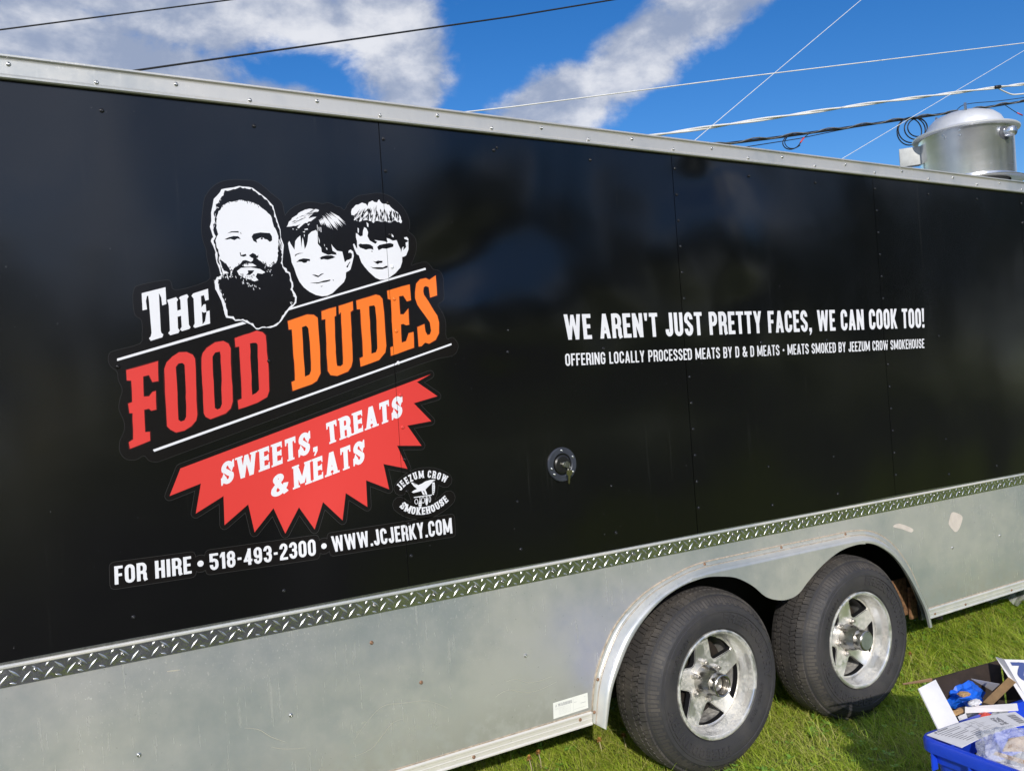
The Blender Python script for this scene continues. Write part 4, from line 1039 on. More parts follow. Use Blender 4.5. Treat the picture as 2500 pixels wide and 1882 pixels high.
# red starburst banner
ban = Art(AY)
RED = [(130, 780), (2085, 45), (1980, 105), (2140, 215), (1955, 270), (2092, 410), (1905, 445), (2015, 602), (1825, 602), (1905, 782), (1718, 745), (1762, 942), (1582, 872), (1592, 1080), (1423, 972), (1398, 1185), (1245, 1042), (1180, 1255), (1057, 1083), (950, 1288), (858, 1090), (710, 1278), (660, 1060), (475, 1222), (467, 995), (250, 1132), (290, 897), (45, 995)]
q = zE(RED); halo(ban, 'edge_glint', q, .0135); ban.fill('edge_glint', q); halo(ban, 'vback', q, .0125); ban.fill('vback', q); halo(ban, 'redline', q, .0012); ban.fill('red', q)
g = lambda cv, *p: cv(list(p))
def tq(art, key, cv, text, tl, tr, bl, br, **kw): text_quad(art, key, text, *[cv([c_])[0] for c_ in (tl, tr, bl, br)], **kw)
SL = dict(t=.20, slab=True, gap=.135, wide=1.12)
for key, e in (('white', 0),):
    tq(ban, key, zE, 'SWEETS,', (447, 742), (1195, 465), (455, 915), (1203, 640), **SL)
    tq(ban, key, zE, 'TREATS', (1268, 428), (1860, 205), (1282, 595), (1868, 372), **SL)
    tq(ban, key, zE, 'MEATS', (1012, 765), (1562, 555), (1020, 942), (1572, 732), **SL)
    tq(ban, key, zE, '&', (850, 843), (962, 802), (838, 1012), (965, 968), t=.19)
be = thing('banner_decal', (.95, 0, 1.2), None, None); adopt(be, trailer)
ban.build(MAT, be, dict(NM, white='white_lettering', red='red_starburst'), CUTS)

# contact line
con = Art(AY)
def word_back(art, cv, tl, tr, bl, br, key, grow):
    P_ = [Vector(cv([c_])[0]) for c_ in (bl, br, tr, tl)]
    art.fill(key, [tuple(v) for v in P_]); halo(art, key, [tuple(v) for v in P_], grow)
WORDS = [('FOR HIRE', (48, 340), (530, 275), (52, 455), (535, 383)), ('518-493-2300', (645, 262), (1310, 168), (650, 365), (1316, 270)), ('WWW.JCJERKY.COM', (1408, 152), (2165, 35), (1425, 250), (2172, 132))]
for key, gr in (('edge_glint', .0125), ('vback', .0115)):
    for tx_, *qd in WORDS: word_back(con, zF, *qd, key, gr)
    for c_ in ((590, 322), (1365, 212)):
        p_ = zF([c_])[0]; con.fill(key, ngon(p_[0], p_[1], gr + .012))
for tx_, *qd in WORDS: tq(con, 'white', zF, tx_, *qd, t=.165, gap=.085)
for c_ in ((590, 322), (1365, 212)):
    p_ = zF([c_])[0]; con.fill('white', ngon(p_[0], p_[1], .0085, n=18))
ce = thing('contact_decal', (.75, 0, 1.0), None, None); adopt(ce, trailer)
con.build(MAT, ce, dict(NM, white='white_lettering'), CUTS)

# crow emblem
cw = Art(AY)
TOPB = [(872, 690), (960, 590), (1080, 505), (1230, 435), (1390, 408), (1560, 415), (1700, 455), (1835, 520)]
LOWB = [(842, 1045), (950, 1125), (1100, 1185), (1270, 1205), (1430, 1190), (1580, 1140), (1720, 1060), (1850, 955), (1905, 905)]
for key, gr in (('edge_glint', .0245), ('vback', .0235)):
    for ln in (TOPB, LOWB):
        mid_ = [(a + (40 if ln is TOPB else 0) * 0, b_ - 62) for a, b_ in ln]
        halo(cw, key, zG(mid_), gr, closed=False)
    body = zG([(1040, 650), (1085, 520), (1300, 430), (1600, 420), (1680, 560), (1660, 740), (1600, 900), (1540, 1080), (1100, 1100), (1090, 880), (1035, 720)]); cw.fill(key, body)
    halo(cw, key, body, gr - .0235)
SLC = dict(t=.20, slab=True, gap=.17, wide=1.15)
text_path(cw, 'white', 'JEEZUM CROW', zG(TOPB), .0235, **SLC); text_path(cw, 'white', 'SMOKEHOUSE', zG(LOWB), .0235, **SLC)
cw.fill('white', zG([(1090, 515), (1130, 505), (1190, 540), (1250, 565), (1330, 530), (1400, 485), (1500, 455), (1580, 445), (1620, 460), (1562, 482), (1540, 520), (1490, 570), (1430, 630), (1400, 660), (1412, 690), (1442, 770), (1410, 778), (1370, 690), (1345, 692), (1392, 770), (1350, 778), (1310, 690), (1250, 710), (1140, 735), (1105, 715), (1150, 680), (1220, 645), (1150, 590)]))
cw.fill('vback', zG([(1130, 515), (1145, 515), (1205, 560), (1195, 562)]))
cw.fill('white', zG([(1550, 505), (1598, 505), (1608, 600), (1602, 700), (1580, 778), (1550, 765), (1545, 640)]))
for y_ in (545, 590, 635, 680, 725): cw.fill('vback', zG([(1552, y_), (1590, y_ + 8), (1592, y_ + 20), (1560, y_ + 14)]))
cw.fill('white', zG([(1150, 823), (1540, 768), (1540, 790), (1155, 842)]))
for cx_, cy_, rx_, ry_ in ((1205, 920, 34, 52), (1350, 890, 34, 62), (1428, 905, 22, 90), (1496, 870, 18, 62)):
    for qd in thick(zG(ngon(cx_, cy_, rx_, ry_, 16)), .0019, True): cw.fill('white', qd)
cw.fill('white', zG(ngon(1288, 975, 36, 78, 14))); cw.fill('white', zG([(1275, 810), (1290, 808), (1292, 910), (1278, 910)])); cw.fill('white', zG(ngon(1428, 920, 20, 78, 12)))
for y_ in (930, 975, 1015): cw.fill('vback', zG([(1255, y_), (1322, y_ - 8), (1322, y_ - 2), (1255, y_ + 6)]))
we_ = thing('crow_emblem', (1.09, 0, 1.15), None, None); adopt(we_, trailer)
cw.build(MAT, we_, dict(NM, white='white_emblem'), CUTS)

# slogan, two lines cut straight from white vinyl
slog = []
for nm, tx_, qd, kw in (('slogan_lettering', "WE AREN'T JUST PRETTY FACES, WE CAN COOK TOO!", ((100, 150), (2046, 117), (112, 287), (2050, 221)), dict(t=.172, gap=.085)),
                        ('slogan_lettering', 'OFFERING LOCALLY PROCESSED MEATS BY D & D MEATS * MEATS SMOKED BY JEEZUM CROW SMOKEHOUSE', ((108, 362), (2048, 281), (112, 428), (2050, 331)), dict(t=.142, gap=.095))):
    a_ = Art(AY); tq(a_, 'white', zH, tx_, *qd, **kw); a_.build(MAT, trailer, dict(white=nm)); slog.append(a_)
arts = [logo, ban, con, cw] + slog

# panel rivets: seams every 4 inches, studs sparsely
def col_at(x, z):
    for a_ in arts:
        k_ = a_.colour_at(x, z)
        if k_: return {'edge_glint': 'vback', 'redline': 'vback'}.get(k_, k_)
    return 'rivet_black'
for s in SEAMS:
    if not (TX0 + .2 < s < TX1 - .2): continue
    z = 2.345
    while z > .95:
        xx = s + .0135
        rivet(xx, -.0003, z, panel_of(xx), MAT[col_at(xx, z)])
        z -= .1016
st = .3019 - .4064 * 4
while st < TX1 - .1:
    if min(abs(st - s) for s in SEAMS) > .05 and st > TX0 + .1:
        for z in (2.345, 1.655, .985):
            if col_at(st + .012, z) != 'white': rivet(st + .012, -.0003, z, panel_of(st), MAT[col_at(st + .012, z)])
    st += .4064
for u, v in ((1240, 807), (1492, 1186), (1876, 1139), (2035, 1115), (1263, 1224), (1213, 361), (2309, 1072)):
    xx, zz = wall(u, v); rivet(xx, 0, zz, panel_of(xx), MAT['rivet_black'], RIV_S)

# ------------------------------------------------------------------ lock, keys
lx, lz = wall(1372.5, 1133.5, -.004)
lock = thing('cam_lock', (lx, 0, lz), None, None); adopt(lock, trailer)
lathe('lock_bezel', [(.0600, .0), (.0600, -.005), (.0575, -.008), (.041, -.0085), (.0385, -.007), (.0385, .0)], MAT['bezel'], lock, 48, loc=(lx, 0, lz), angle=25)
lathe('lock_dish', [(.0384, -.0030), (.037, -.0015), (.034, -.001), (.033, -.0075), (.028, -.0105), (.012, -.0115), (.0, -.0115)], MAT['lockblk'], lock, 40, loc=(lx, 0, lz), angle=25)
lathe('lock_cylinder', [(.0085, -.0113), (.0085, -.020), (.0075, -.021), (.0, -.021)], MAT['nickel'], lock, 20, loc=(lx, 0, lz))
for a in (93, 28, 192, 218, 325):
    rivet(lx + .0495 * math.cos(R(a)), -.0085, lz + .0495 * math.sin(R(a)), lock, MAT['rivet'], RIV_S, 'screw')
keys = thing('key_ring_set', (lx, -.02, lz), 'two small brass keys on a ring hanging from the round lock', 'keys')
kb = [(x + .004, z) for x, z in ngon(.0, .0, .0125, .0105, 14)]
# inserted key: bow stands out from the cylinder
bm = bmesh.new(); bmesh.ops.create_cube(bm, size=1)
for v in bm.verts: v.co = Vector((v.co.x * .0022, v.co.y * .022, v.co.z * .021))
bmesh.ops.bevel(bm, geom=[e for e in bm.edges if abs(e.verts[0].co.x - e.verts[1].co.x) > .001], offset=.006, segments=4, affect='EDGES')
bow = bm_obj('key_bow', bm, MAT['nickel'], None, angle=40, loc=(lx + .001, -.034, lz + .001)); bow.rotation_euler = (0, 0, R(20)); adopt(bow, keys)
rc = Vector((lx + .003, -.040, lz - .013))
tube('split_ring', [rc + Vector((.0015 * math.sin(2 * math.pi * k / 20), .006 * math.cos(2 * math.pi * k / 20), .011 * math.sin(2 * math.pi * k / 20))) for k in range(20)], .0009, MAT['nickel'], keys, 6, True)
ko = [(-.0115, .0), (-.0125, -.004), (-.0125, -.014), (-.009, -.0175), (-.0045, -.0185), (-.0045, -.030), (-.0035, -.032), (-.0035, -.044), (0, -.0475), (.0035, -.044), (.0035, -.036), (.0025, -.034), (.0045, -.031), (.0045, -.0185), (.009, -.0175), (.0125, -.014), (.0125, -.004), (.0115, 0)]
hk = region_solid('hanging_key', ko, [ngon(0, -.004, .0028, n=10)], 0, .0022, MAT['brass'], None, loc=(lx + .004, -.0425, lz - .019)); hk.rotation_euler = (R(4), R(5), R(8)); adopt(hk, keys)

# ------------------------------------------------------------------ stickers and marks on the skirt
zS = conv(1340, 1680, .05425)
st_ = Art(-.0006)
st_.fill('sticker', zS([(185, 650), (1735, 180), (1770, 865), (205, 1370)]))
tq(st_, 'grey_dec', zS, 'WARNING', (400, 680), (1035, 495), (415, 815), (1040, 640), t=.2)
for qd in (zS([(275, 850), (325, 700), (370, 835), (345, 838), (322, 760), (300, 846)]), zS([(1085, 455), (1092, 452), (1105, 1030), (1098, 1032)]), zS([(1420, 640), (1650, 575), (1652, 600), (1425, 662)]), zS([(1130, 615), (1260, 580), (1262, 592), (1132, 630)]), zS([(1565, 345), (1650, 325), (1652, 335), (1567, 358)])):
    st_.fill('grey_dec', qd)
for k in range(8):
    y_ = 905 + k * 44; x0_ = 270 if k < 2 else 440
    st_.fill('grey_dec', zS([(x0_, y_ + 5 - (x0_ - 270) * .27), (1000, y_ - 205), (1000, y_ - 199), (x0_, y_ + 12 - (x0_ - 270) * .27)]))
st_.fill('grey_dec', zS([(1140, 930), (1690, 765), (1690, 773), (1140, 940)]))
se = thing('warning_sticker', (1.6, 0, .46), None, None); adopt(se, trailer)
st_.build(MAT, se, dict(sticker='sticker_sheet', grey_dec='printed_text'))
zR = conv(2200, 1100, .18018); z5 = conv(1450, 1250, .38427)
for p in (zR([(685, 838), (760, 845), (830, 895), (810, 1000), (770, 1080), (730, 1100), (690, 1060), (645, 1000), (650, 940)]), z5([(1900, 92), (1940, 72), (2025, 105), (2015, 128), (1960, 108)])):  # flat beige shapes on the skirt sheet
    a_ = Art(-.0005); a_.fill('beige', smooth_curve(p, 3, True)); a_.build(MAT, trailer, dict(beige='beige_patch'))
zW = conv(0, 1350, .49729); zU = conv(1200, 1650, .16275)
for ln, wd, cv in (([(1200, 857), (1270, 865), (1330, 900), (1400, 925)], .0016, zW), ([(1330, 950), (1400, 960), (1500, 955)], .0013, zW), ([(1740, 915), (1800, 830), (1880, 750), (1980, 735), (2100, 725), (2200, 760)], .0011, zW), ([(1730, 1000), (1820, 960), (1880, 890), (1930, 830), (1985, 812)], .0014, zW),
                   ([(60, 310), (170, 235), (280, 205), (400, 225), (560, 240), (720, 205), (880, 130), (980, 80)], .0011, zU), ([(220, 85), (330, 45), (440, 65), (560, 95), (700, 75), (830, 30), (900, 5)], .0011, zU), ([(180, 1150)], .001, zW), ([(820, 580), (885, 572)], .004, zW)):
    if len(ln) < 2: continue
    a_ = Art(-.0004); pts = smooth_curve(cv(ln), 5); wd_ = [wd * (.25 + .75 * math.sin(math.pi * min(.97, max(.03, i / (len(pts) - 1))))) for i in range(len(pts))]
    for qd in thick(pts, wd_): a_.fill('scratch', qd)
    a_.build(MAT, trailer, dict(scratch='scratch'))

# ------------------------------------------------------------------ exhaust fan on the roof
FX, FY = 5.50, .70
Z0 = 2.672; fan = thing('exhaust_fan', (FX, FY, RAIL_T), 'round spun aluminium exhaust fan standing on the trailer roof', 'roof fan')
bx_ = .17
box('fan_curb', (FX - bx_, FY - bx_, RAIL_T - .004), (FX + bx_, FY + bx_, Z0 + .04), MAT['rail'], fan, .004)
lathe('fan_drum', [(.270, Z0), (.272, Z0 + .01), (.276, Z0 + .304), (.280, Z0 + .312)], MAT['fan'], fan, 72, 'z', (FX, FY, 0), 30)
lathe('base_flange', [(.24, Z0 - .012), (.315, Z0 - .022), (.326, Z0 - .018), (.327, Z0 - .013), (.318, Z0 - .009), (.272, Z0 + .012)], MAT['fan'], fan, 72, 'z', (FX, FY, 0), 30)
lathe('rim_lip', [(.272, Z0 + .305), (.300, Z0 + .301), (.312, Z0 + .307), (.314, Z0 + .315), (.308, Z0 + .321), (.285, Z0 + .326), (.215, Z0 + .332)], MAT['fanlid'], fan, 72, 'z', (FX, FY, 0), 30)
lathe('fan_lid', [(.236, Z0 + .331), (.228, Z0 + .362), (.212, Z0 + .394), (.180, Z0 + .424), (.125, Z0 + .446), (.06, Z0 + .457), (.0, Z0 + .460)], MAT['fanlid'], fan, 72, 'z', (FX, FY, 0), 40)
for k, a in enumerate((100, 215, 330)):
    box('lid_clip', (FX + .17 * math.cos(R(a)) - .006, FY + .17 * math.sin(R(a)) - .006, Z0 + .428), (FX + .17 * math.cos(R(a)) + .006, FY + .17 * math.sin(R(a)) + .006, Z0 + .475), MAT['rivet'], fan, .001)
toc = Vector((-FX, -CAM_D - FY)).normalized()
def drum_pt(off, r, z):                      # off: degrees to the right of the side that faces the camera
    a = math.atan2(toc.y, toc.x) + R(off); return Vector((FX + r * math.cos(a), FY + r * math.sin(a), z)), Vector((math.cos(a), math.sin(a), 0))
p_, d_ = drum_pt(52, .262, Z0 + .245)
cl = lathe('spout_collar', [(.046, 0), (.046, .012), (.030, .020), (.0, .020)], MAT['conduit'], fan, 24, 'z', (0, 0, 0), 30)
cl.rotation_euler = d_.to_track_quat('Z', 'Y').to_euler(); cl.location = p_ - wloc(fan)
tube('drain_spout', [p_ + d_ * .0, p_ + d_ * .03, p_ + d_ * .075 + Vector((0, 0, -.004))], .030, MAT['fan'], fan, 20)
p_, d_ = drum_pt(-82, .278, Z0 + .215); sidev = Vector((-d_.y, d_.x, 0))
jb = box('junction_box', (-.06, -.035, -.055), (.06, .035, .055), MAT['jbox'], None, .008)
jb.location = p_ + d_ * .055; jb.rotation_euler = (0, 0, math.atan2(d_.y, d_.x)); adopt(jb, fan)
jl = box('box_lid', (-.064, -.009, -.059), (.064, .0, .059), MAT['jbox'], None, .003); jl.location = p_ + d_ * .055 + Vector((d_.y, -d_.x, 0)) * .042 * (-1 if Vector((d_.y, -d_.x)).dot(toc) < 0 else 1)
jl.rotation_euler = (0, 0, math.atan2(d_.y, d_.x)); adopt(jl, fan)
tube('conduit', [p_ + d_ * .07 + Vector((0, 0, -.05)), p_ + d_ * .085 + Vector((0, 0, -.13)), p_ + d_ * .095 + Vector((0, 0, -.26)), p_ + d_ * .09 + Vector((0, 0, -.46))], .014, MAT['conduit'], fan, 10)
for off, z in ((-6, .255), (-6, .285), (-26, .275), (-24, .26)):
    p_, d_ = drum_pt(off, .2755, Z0 + z); o = lathe('fan_rivet', [(.006, 0), (.005, .003), (.0, .004)], MAT['rivet'], fan, 10, 'z', (0, 0, 0))
    o.rotation_euler = d_.to_track_quat('Z', 'Y').to_euler(); o.location = p_ - wloc(fan)

# ------------------------------------------------------------------ overhead cables, far beyond the trailer
def w3(u, v, Y): x, z = wall(u, v, Y); return Vector((x, Y, z))
def cable(name, pts, Y, px, mat, label, ext=(2.5, 1.5), group=None, parent=None, n=6, sag=0.0):
    P_ = [w3(u, v, Y) for u, v in pts]
    a, b_ = P_[0], P_[-1]; d = b_ - a
    P_ = [a - d * ext[0]] + P_ + [b_ + d * ext[1]]
    fine = []
    for q0, q1 in zip(P_, P_[1:]):
        for k in range(8): fine.append(q0 + (q1 - q0) * (k / 8))
    fine.append(P_[-1])
    depth = ((a + b_) / 2 - Vector((0, -CAM_D, CAM_H))).dot(_f)
    o = tube(name, fine, px / 2 * depth / F_PX, mat, parent, n)
    if label: tag(o, label, 'cable', group)
    return o
cable('overhead_cable', [(0, 73.5), (565, 0)], 9.0, 3.6, MAT['cable_black'], 'upper black overhead cable crossing the grey cloud above the trailer')
cable('overhead_cable', [(322, 174), (1250, 41), (1498, 0)], 9.0, 4.2, MAT['cable_black'], 'long black overhead cable rising past the clouds over the bearded head')
cable('overhead_cable', [(1096, 278.6), (1250, 261.6), (1800, 190.5), (2500, 105.7)], 9.5, 2.6, MAT['cable_white'], 'thin white overhead cable, topmost of those above the roof fan')
cable('guy_string', [(1688, 350), (2103, 0)], 7.0, 1.6, MAT['cable_white'], 'thin pale line slanting steeply across the blue sky')
cable('guy_string', [(2052.4, 390), (2500, 124.3)], 7.0, 1.3, MAT['cable_white'], 'faint pale line slanting up behind the roof fan')
# white twisted pair
tw = thing('service_cable', w3(2000, 280, 10.0), 'thick white twisted service cable above the black cable bundle', 'cable')
base_pts = [(1555, 337.4), (2120, 254), (2435, 214), (2500, 206)]
for ph in (0, 1):
    P_ = [w3(u, v, 10.0) for u, v in base_pts]; d = P_[-1] - P_[0]; P_ = [P_[0] - d * 2.5] + P_ + [P_[-1] + d * 1.2]; fine = []
    for q0, q1 in zip(P_, P_[1:]):
        n_ = max(8, int((q1 - q0).length / .25))
        for k in range(n_): fine.append(q0 + (q1 - q0) * (k / n_))
    fine = [q + Vector((0, .02 * math.cos(i * .45 + ph * math.pi), .02 * math.sin(i * .45 + ph * math.pi))) for i, q in enumerate(fine)]
    tube('strand', fine, .020, MAT['cable_white'], tw, 6)
tube('drop_strand', [w3(u, v, 10.0) for u, v in smooth_curve([(2437, 216), (2452, 224), (2470, 231), (2485, 231), (2510, 228), (2560, 220)], 4)], .019, MAT['cable_white'], tw, 6)
tube('cable_clamp', [w3(2430, 213.5, 9.96), w3(2441, 212, 9.96)], .045, MAT['cable_black'], tw, 8)
# black bundle with loops and coil
bd = thing('cable_bundle', w3(2000, 320, 10.0), 'black lashed cable bundle with hanging loops passing behind the roof fan', 'cable')
bp = [(1736, 356), (1890, 337), (2041, 316), (2200, 293), (2320, 276), (2400, 264), (2500, 247.5)]
P_ = [w3(u, v, 10.0) for u, v in bp]; d = P_[-1] - P_[0]; P_ = [P_[0] - d * 2.5] + P_ + [P_[-1] + d * 1.5]; fine = []
for q0, q1 in zip(P_, P_[1:]):
    n_ = max(8, int((q1 - q0).length / .16))
    for k in range(n_): fine.append(q0 + (q1 - q0) * (k / n_))
tube('main_cable', fine, .030, MAT['cable_black'], bd, 8)
tube('steel_strand', [q + Vector((0, -.035 + .012 * math.cos(i * .9), .012 + .030 * math.sin(i * .9))) for i, q in enumerate(fine)], .013, MAT['cable_grey'], bd, 6)
tube('thin_wire', [w3(u, v, 10.0) for u, v in ((1700, 379), (1798, 363), (1950, 339), (2041, 320), (2100, 309))], .009, MAT['cable_black'], bd, 6)
loop = smooth_curve([(1936, 326), (1918, 336), (1911, 350), (1918, 362), (1932, 365), (1946, 359), (1955, 348)], 5)
tube('hanging_loop', [w3(u, v, 9.95) for u, v in loop], .012, MAT['cable_black'], bd, 6)
tube('hanging_loop', [w3(u + 5, v - 2, 10.03) for u, v in loop[:-4]], .010, MAT['cable_black'], bd, 6)
tube('red_splice', [w3(u, v, 9.95) for u, v in ((1954, 349), (1960, 340), (1963, 337))], .018, MAT['cable_red'], bd, 6)
tube('loop_tail', [w3(u, v, 9.95) for u, v in smooth_curve([(1963, 337), (1970, 331), (1978, 325)], 4)], .010, MAT['cable_black'], bd, 6)
for k, (rx_, ry_, ox_, oy_) in enumerate(((33, 31, 2226, 318), (28, 27, 2236, 314), (30, 33, 2220, 322), (24, 22, 2240, 312))):
    tube('coil_turn', [w3(ox_ + rx_ * math.cos(2 * math.pi * i / 32), oy_ + ry_ * math.sin(2 * math.pi * i / 32), 9.93 + .02 * k) for i in range(32)], .015, MAT['cable_black'], bd, 6, True)
tube('loop_tail', [w3(u, v, 9.95) for u, v in smooth_curve([(2452, 256), (2470, 268), (2484, 277)], 4)], .010, MAT['cable_black'], bd, 6)
tube('red_splice', [w3(u, v, 9.95) for u, v in ((2483, 276), (2496, 282))], .018, MAT['cable_red'], bd, 6)
tube('thin_wire', [w3(u, v, 10.1) for u, v in smooth_curve([(2335, 270), (2350, 258), (2380, 252), (2440, 247), (2520, 236)], 4)], .009, MAT['cable_black'], bd, 6)

# ------------------------------------------------------------------ grass
def in_view_density(x, y):
    d = np.full(x.shape, .10)
    core = (x > 1.15) & (x < 6.6) & (y > -1.5) & (y < 1.0)
    d[core] = 1.0
    d[(y > .95)] = .05
    return d
def grass_patch(name, n, x0, x1, y0, y1, hmin, hmax, seed, segs=3, dens=None, wmin=.0016, wmax=.0034):
    g_ = np.random.default_rng(seed)
    x = g_.uniform(x0, x1, n); y = g_.uniform(y0, y1, n)
    # tufts: pull some blades toward clump centres
    k = n // 60; cx = g_.uniform(x0, x1, k); cy = g_.uniform(y0, y1, k); ci = g_.integers(0, k, n); pull = g_.random(n) < .45
    x = np.where(pull, cx[ci] + g_.normal(0, .022, n), x); y = np.where(pull, cy[ci] + g_.normal(0, .022, n), y)
    if dens is not None:
        keep = g_.random(n) < dens(x, y); x, y, ci, pull = x[keep], y[keep], ci[keep], pull[keep]; n = len(x)
    for wx in (2.352, 3.198):                                     # pressed flat under the tyres
        kp = ~((np.abs(x - wx) < .11) & (y > -.03) & (y < .2)); x, y, ci, pull = x[kp], y[kp], ci[kp], pull[kp]
    n = len(x)
    lowf = (np.sin(x * 3.1 + 1.3 * np.sin(y * 2.3)) + np.sin(y * 4.1 + x * 1.7 + 2) + np.sin(x * 7.3 - y * 5.9)) / 3
    h = g_.uniform(hmin, hmax, n) * (1 + .42 * lowf) * np.where(g_.random(n) < .06, 1.55, 1)
    edge = np.exp(-((y - .12) / .28) ** 2); h *= 1 + .35 * edge * (x > 1.2)
    h *= np.where(x > 3.7, 1.15, 1)
    az = g_.uniform(0, 2 * math.pi, n); az = np.where(g_.random(n) < .45, 2.4 + g_.normal(0, .8, n), az)
    lean = g_.uniform(.4, 1.7, n) * h; wd = g_.uniform(wmin, wmax, n); curl = g_.uniform(.2, .95, n)
    rnd = np.clip(.60 + .24 * lowf + g_.normal(0, .17, n) + np.where(pull, .10 * np.sin(ci * 1.7), 0), 0, .90); rnd = np.where(g_.random(n) < .05 + .10 * (np.sin(x * 5.1 + y * 3.3) > .55), g_.uniform(.9, 1, n), rnd)
    S = segs; ts = np.linspace(0, 1, S + 1)
    V = np.zeros((n, (S + 1) * 2 - 1, 3), np.float32)
    px_, py_ = -np.sin(az), np.cos(az); tw_ = g_.uniform(-.6, .6, n)
    for i, t_ in enumerate(ts):
        cx_ = x + np.cos(az) * lean * t_ ** 1.7; cy_ = y + np.sin(az) * lean * t_ ** 1.7
        z = h * (t_ - curl * .42 * t_ ** 3)
        ww = wd * (1 - t_ ** 2 * .92) * .5
        wx = px_ * np.cos(tw_) * ww; wy = py_ * np.cos(tw_) * ww; wz = np.sin(tw_) * ww
        if i < S:
            V[:, 2 * i] = np.stack([cx_ - wx, cy_ - wy, z - wz], 1); V[:, 2 * i + 1] = np.stack([cx_ + wx, cy_ + wy, z + wz], 1)
        else: V[:, 2 * S] = np.stack([cx_, cy_, z], 1)
    V[:, :2, 2] -= .004
    nv = V.shape[1]
    quads = np.array([[2 * i, 2 * i + 1, 2 * i + 3, 2 * i + 2] for i in range(S - 1)]); tri = np.array([[2 * S - 2, 2 * S - 1, 2 * S]])
    off = (np.arange(n) * nv)[:, None]
    idx = np.concatenate([(quads.reshape(-1)[None] + off), (tri.reshape(-1)[None] + off)], 1).astype(np.int32)
    sizes = np.tile(np.array([4] * (S - 1) + [3], np.int32), n)
    me = bpy.data.meshes.new(name); me.vertices.add(n * nv); me.vertices.foreach_set('co', V.reshape(-1))
    me.loops.add(idx.size); me.loops.foreach_set('vertex_index', idx.reshape(-1))
    me.polygons.add(len(sizes)); starts = np.concatenate([[0], np.cumsum(sizes)[:-1]]).astype(np.int32)
    me.polygons.foreach_set('loop_start', starts)
    me.update(calc_edges=True); me.validate()
    at_ = me.attributes.new('rnd', 'FLOAT', 'POINT'); at_.data.foreach_set('value', np.repeat(rnd, nv).astype(np.float32))
    me.polygons.foreach_set('use_smooth', np.ones(len(me.polygons), bool))
    o = link(name, me, MAT['grass']); return o
o = grass_patch('grass', 210000, 1.15, 6.6, -1.5, 1.0, .016, .046, 7, 3); tag(o, 'short sunlit green grass around the trailer wheels', 'grass', kind='stuff')
o = grass_patch('grass', 13000, 1.15, 6.6, -1.5, 1.0, .050, .095, 17, 4, None, .0014, .0028); tag(o, 'longer uneven grass blades standing out of the short turf', 'grass', kind='stuff')
o = grass_patch('grass', 60000, -3.5, 12.0, -6.0, 4.0, .03, .075, 8, 2, lambda x, y: np.where(((x > 1.1) & (x < 6.65) & (y > -1.55) & (y < 1.05)) | ((x < 2.5) & (y < -2.75)), 0.0, np.where((y > 1.0) & (y < 2.3) & (x < 6.4), .25, 1.0)), .004, .008)
tag(o, 'coarser grass away from the trailer', 'grass', kind='stuff')
# clover and broad weeds scattered through the turf
gw = np.random.default_rng(21); parts = []
for i in range(1100):
    x, y = gw.uniform(1.2, 5.8), gw.uniform(-1.4, .9)
    if any(abs(x - wx) < .12 and -.04 < y < .2 for wx in (2.352, 3.198)): continue
    z = gw.uniform(.018, .042); r_ = gw.uniform(.006, .011); a0 = gw.uniform(0, 6.28)
    for k in range(3):
        a = a0 + k * 2.09; tl = gw.uniform(.1, .5)
        c_ = Vector((x + math.cos(a) * r_ * .9, y + math.sin(a) * r_ * .9, z + r_ * tl)); e1 = Vector((math.cos(a), math.sin(a), tl)) * r_; e2 = Vector((-math.sin(a), math.cos(a), 0)) * r_ * .85
        parts.append(([c_ - e1, c_ + e2 * .8 - e1 * .2, c_ + e1 * .8 + e2 * .6, c_ + e1 * .6, c_ + e1 * .8 - e2 * .6, c_ - e2 * .8 - e1 * .2], [(0, 1, 2, 3), (0, 3, 4, 5)]))
for i in range(70):
    x, y = gw.uniform(1.2, 5.5), gw.uniform(-1.3, .8)
    if any(abs(x - wx) < .14 and -.04 < y < .2 for wx in (2.352, 3.198)): continue
    for k in range(int(gw.integers(3, 6))):
        a = gw.uniform(0, 6.28); L_ = gw.uniform(.03, .07); wdt = L_ * .22; zt = gw.uniform(.012, .04)
        d_ = Vector((math.cos(a), math.sin(a), 0)); n_ = Vector((-math.sin(a), math.cos(a), 0)); b0 = Vector((x, y, .004))
        pp = [b0, b0 + d_ * L_ * .4 + n_ * wdt + Vector((0, 0, zt)), b0 + d_ * L_ * .8 + n_ * wdt * .7 + Vector((0, 0, zt * 1.1)), b0 + d_ * L_ + Vector((0, 0, zt * .8)), b0 + d_ * L_ * .8 - n_ * wdt * .7 + Vector((0, 0, zt * 1.1)), b0 + d_ * L_ * .4 - n_ * wdt + Vector((0, 0, zt))]
        mid_ = b0 + d_ * L_ * .5 + Vector((0, 0, zt * .8)); parts.append((pp + [mid_], [(0, 1, 6), (1, 2, 6), (2, 3, 6), (3, 4, 6), (4, 5, 6), (5, 0, 6)]))
V, Fc = join_data(parts); o = mesh('clover', V, Fc, MAT['leaf_weed']); tag(o, 'clover and broad weed leaves scattered through the grass', 'weeds', kind='stuff')
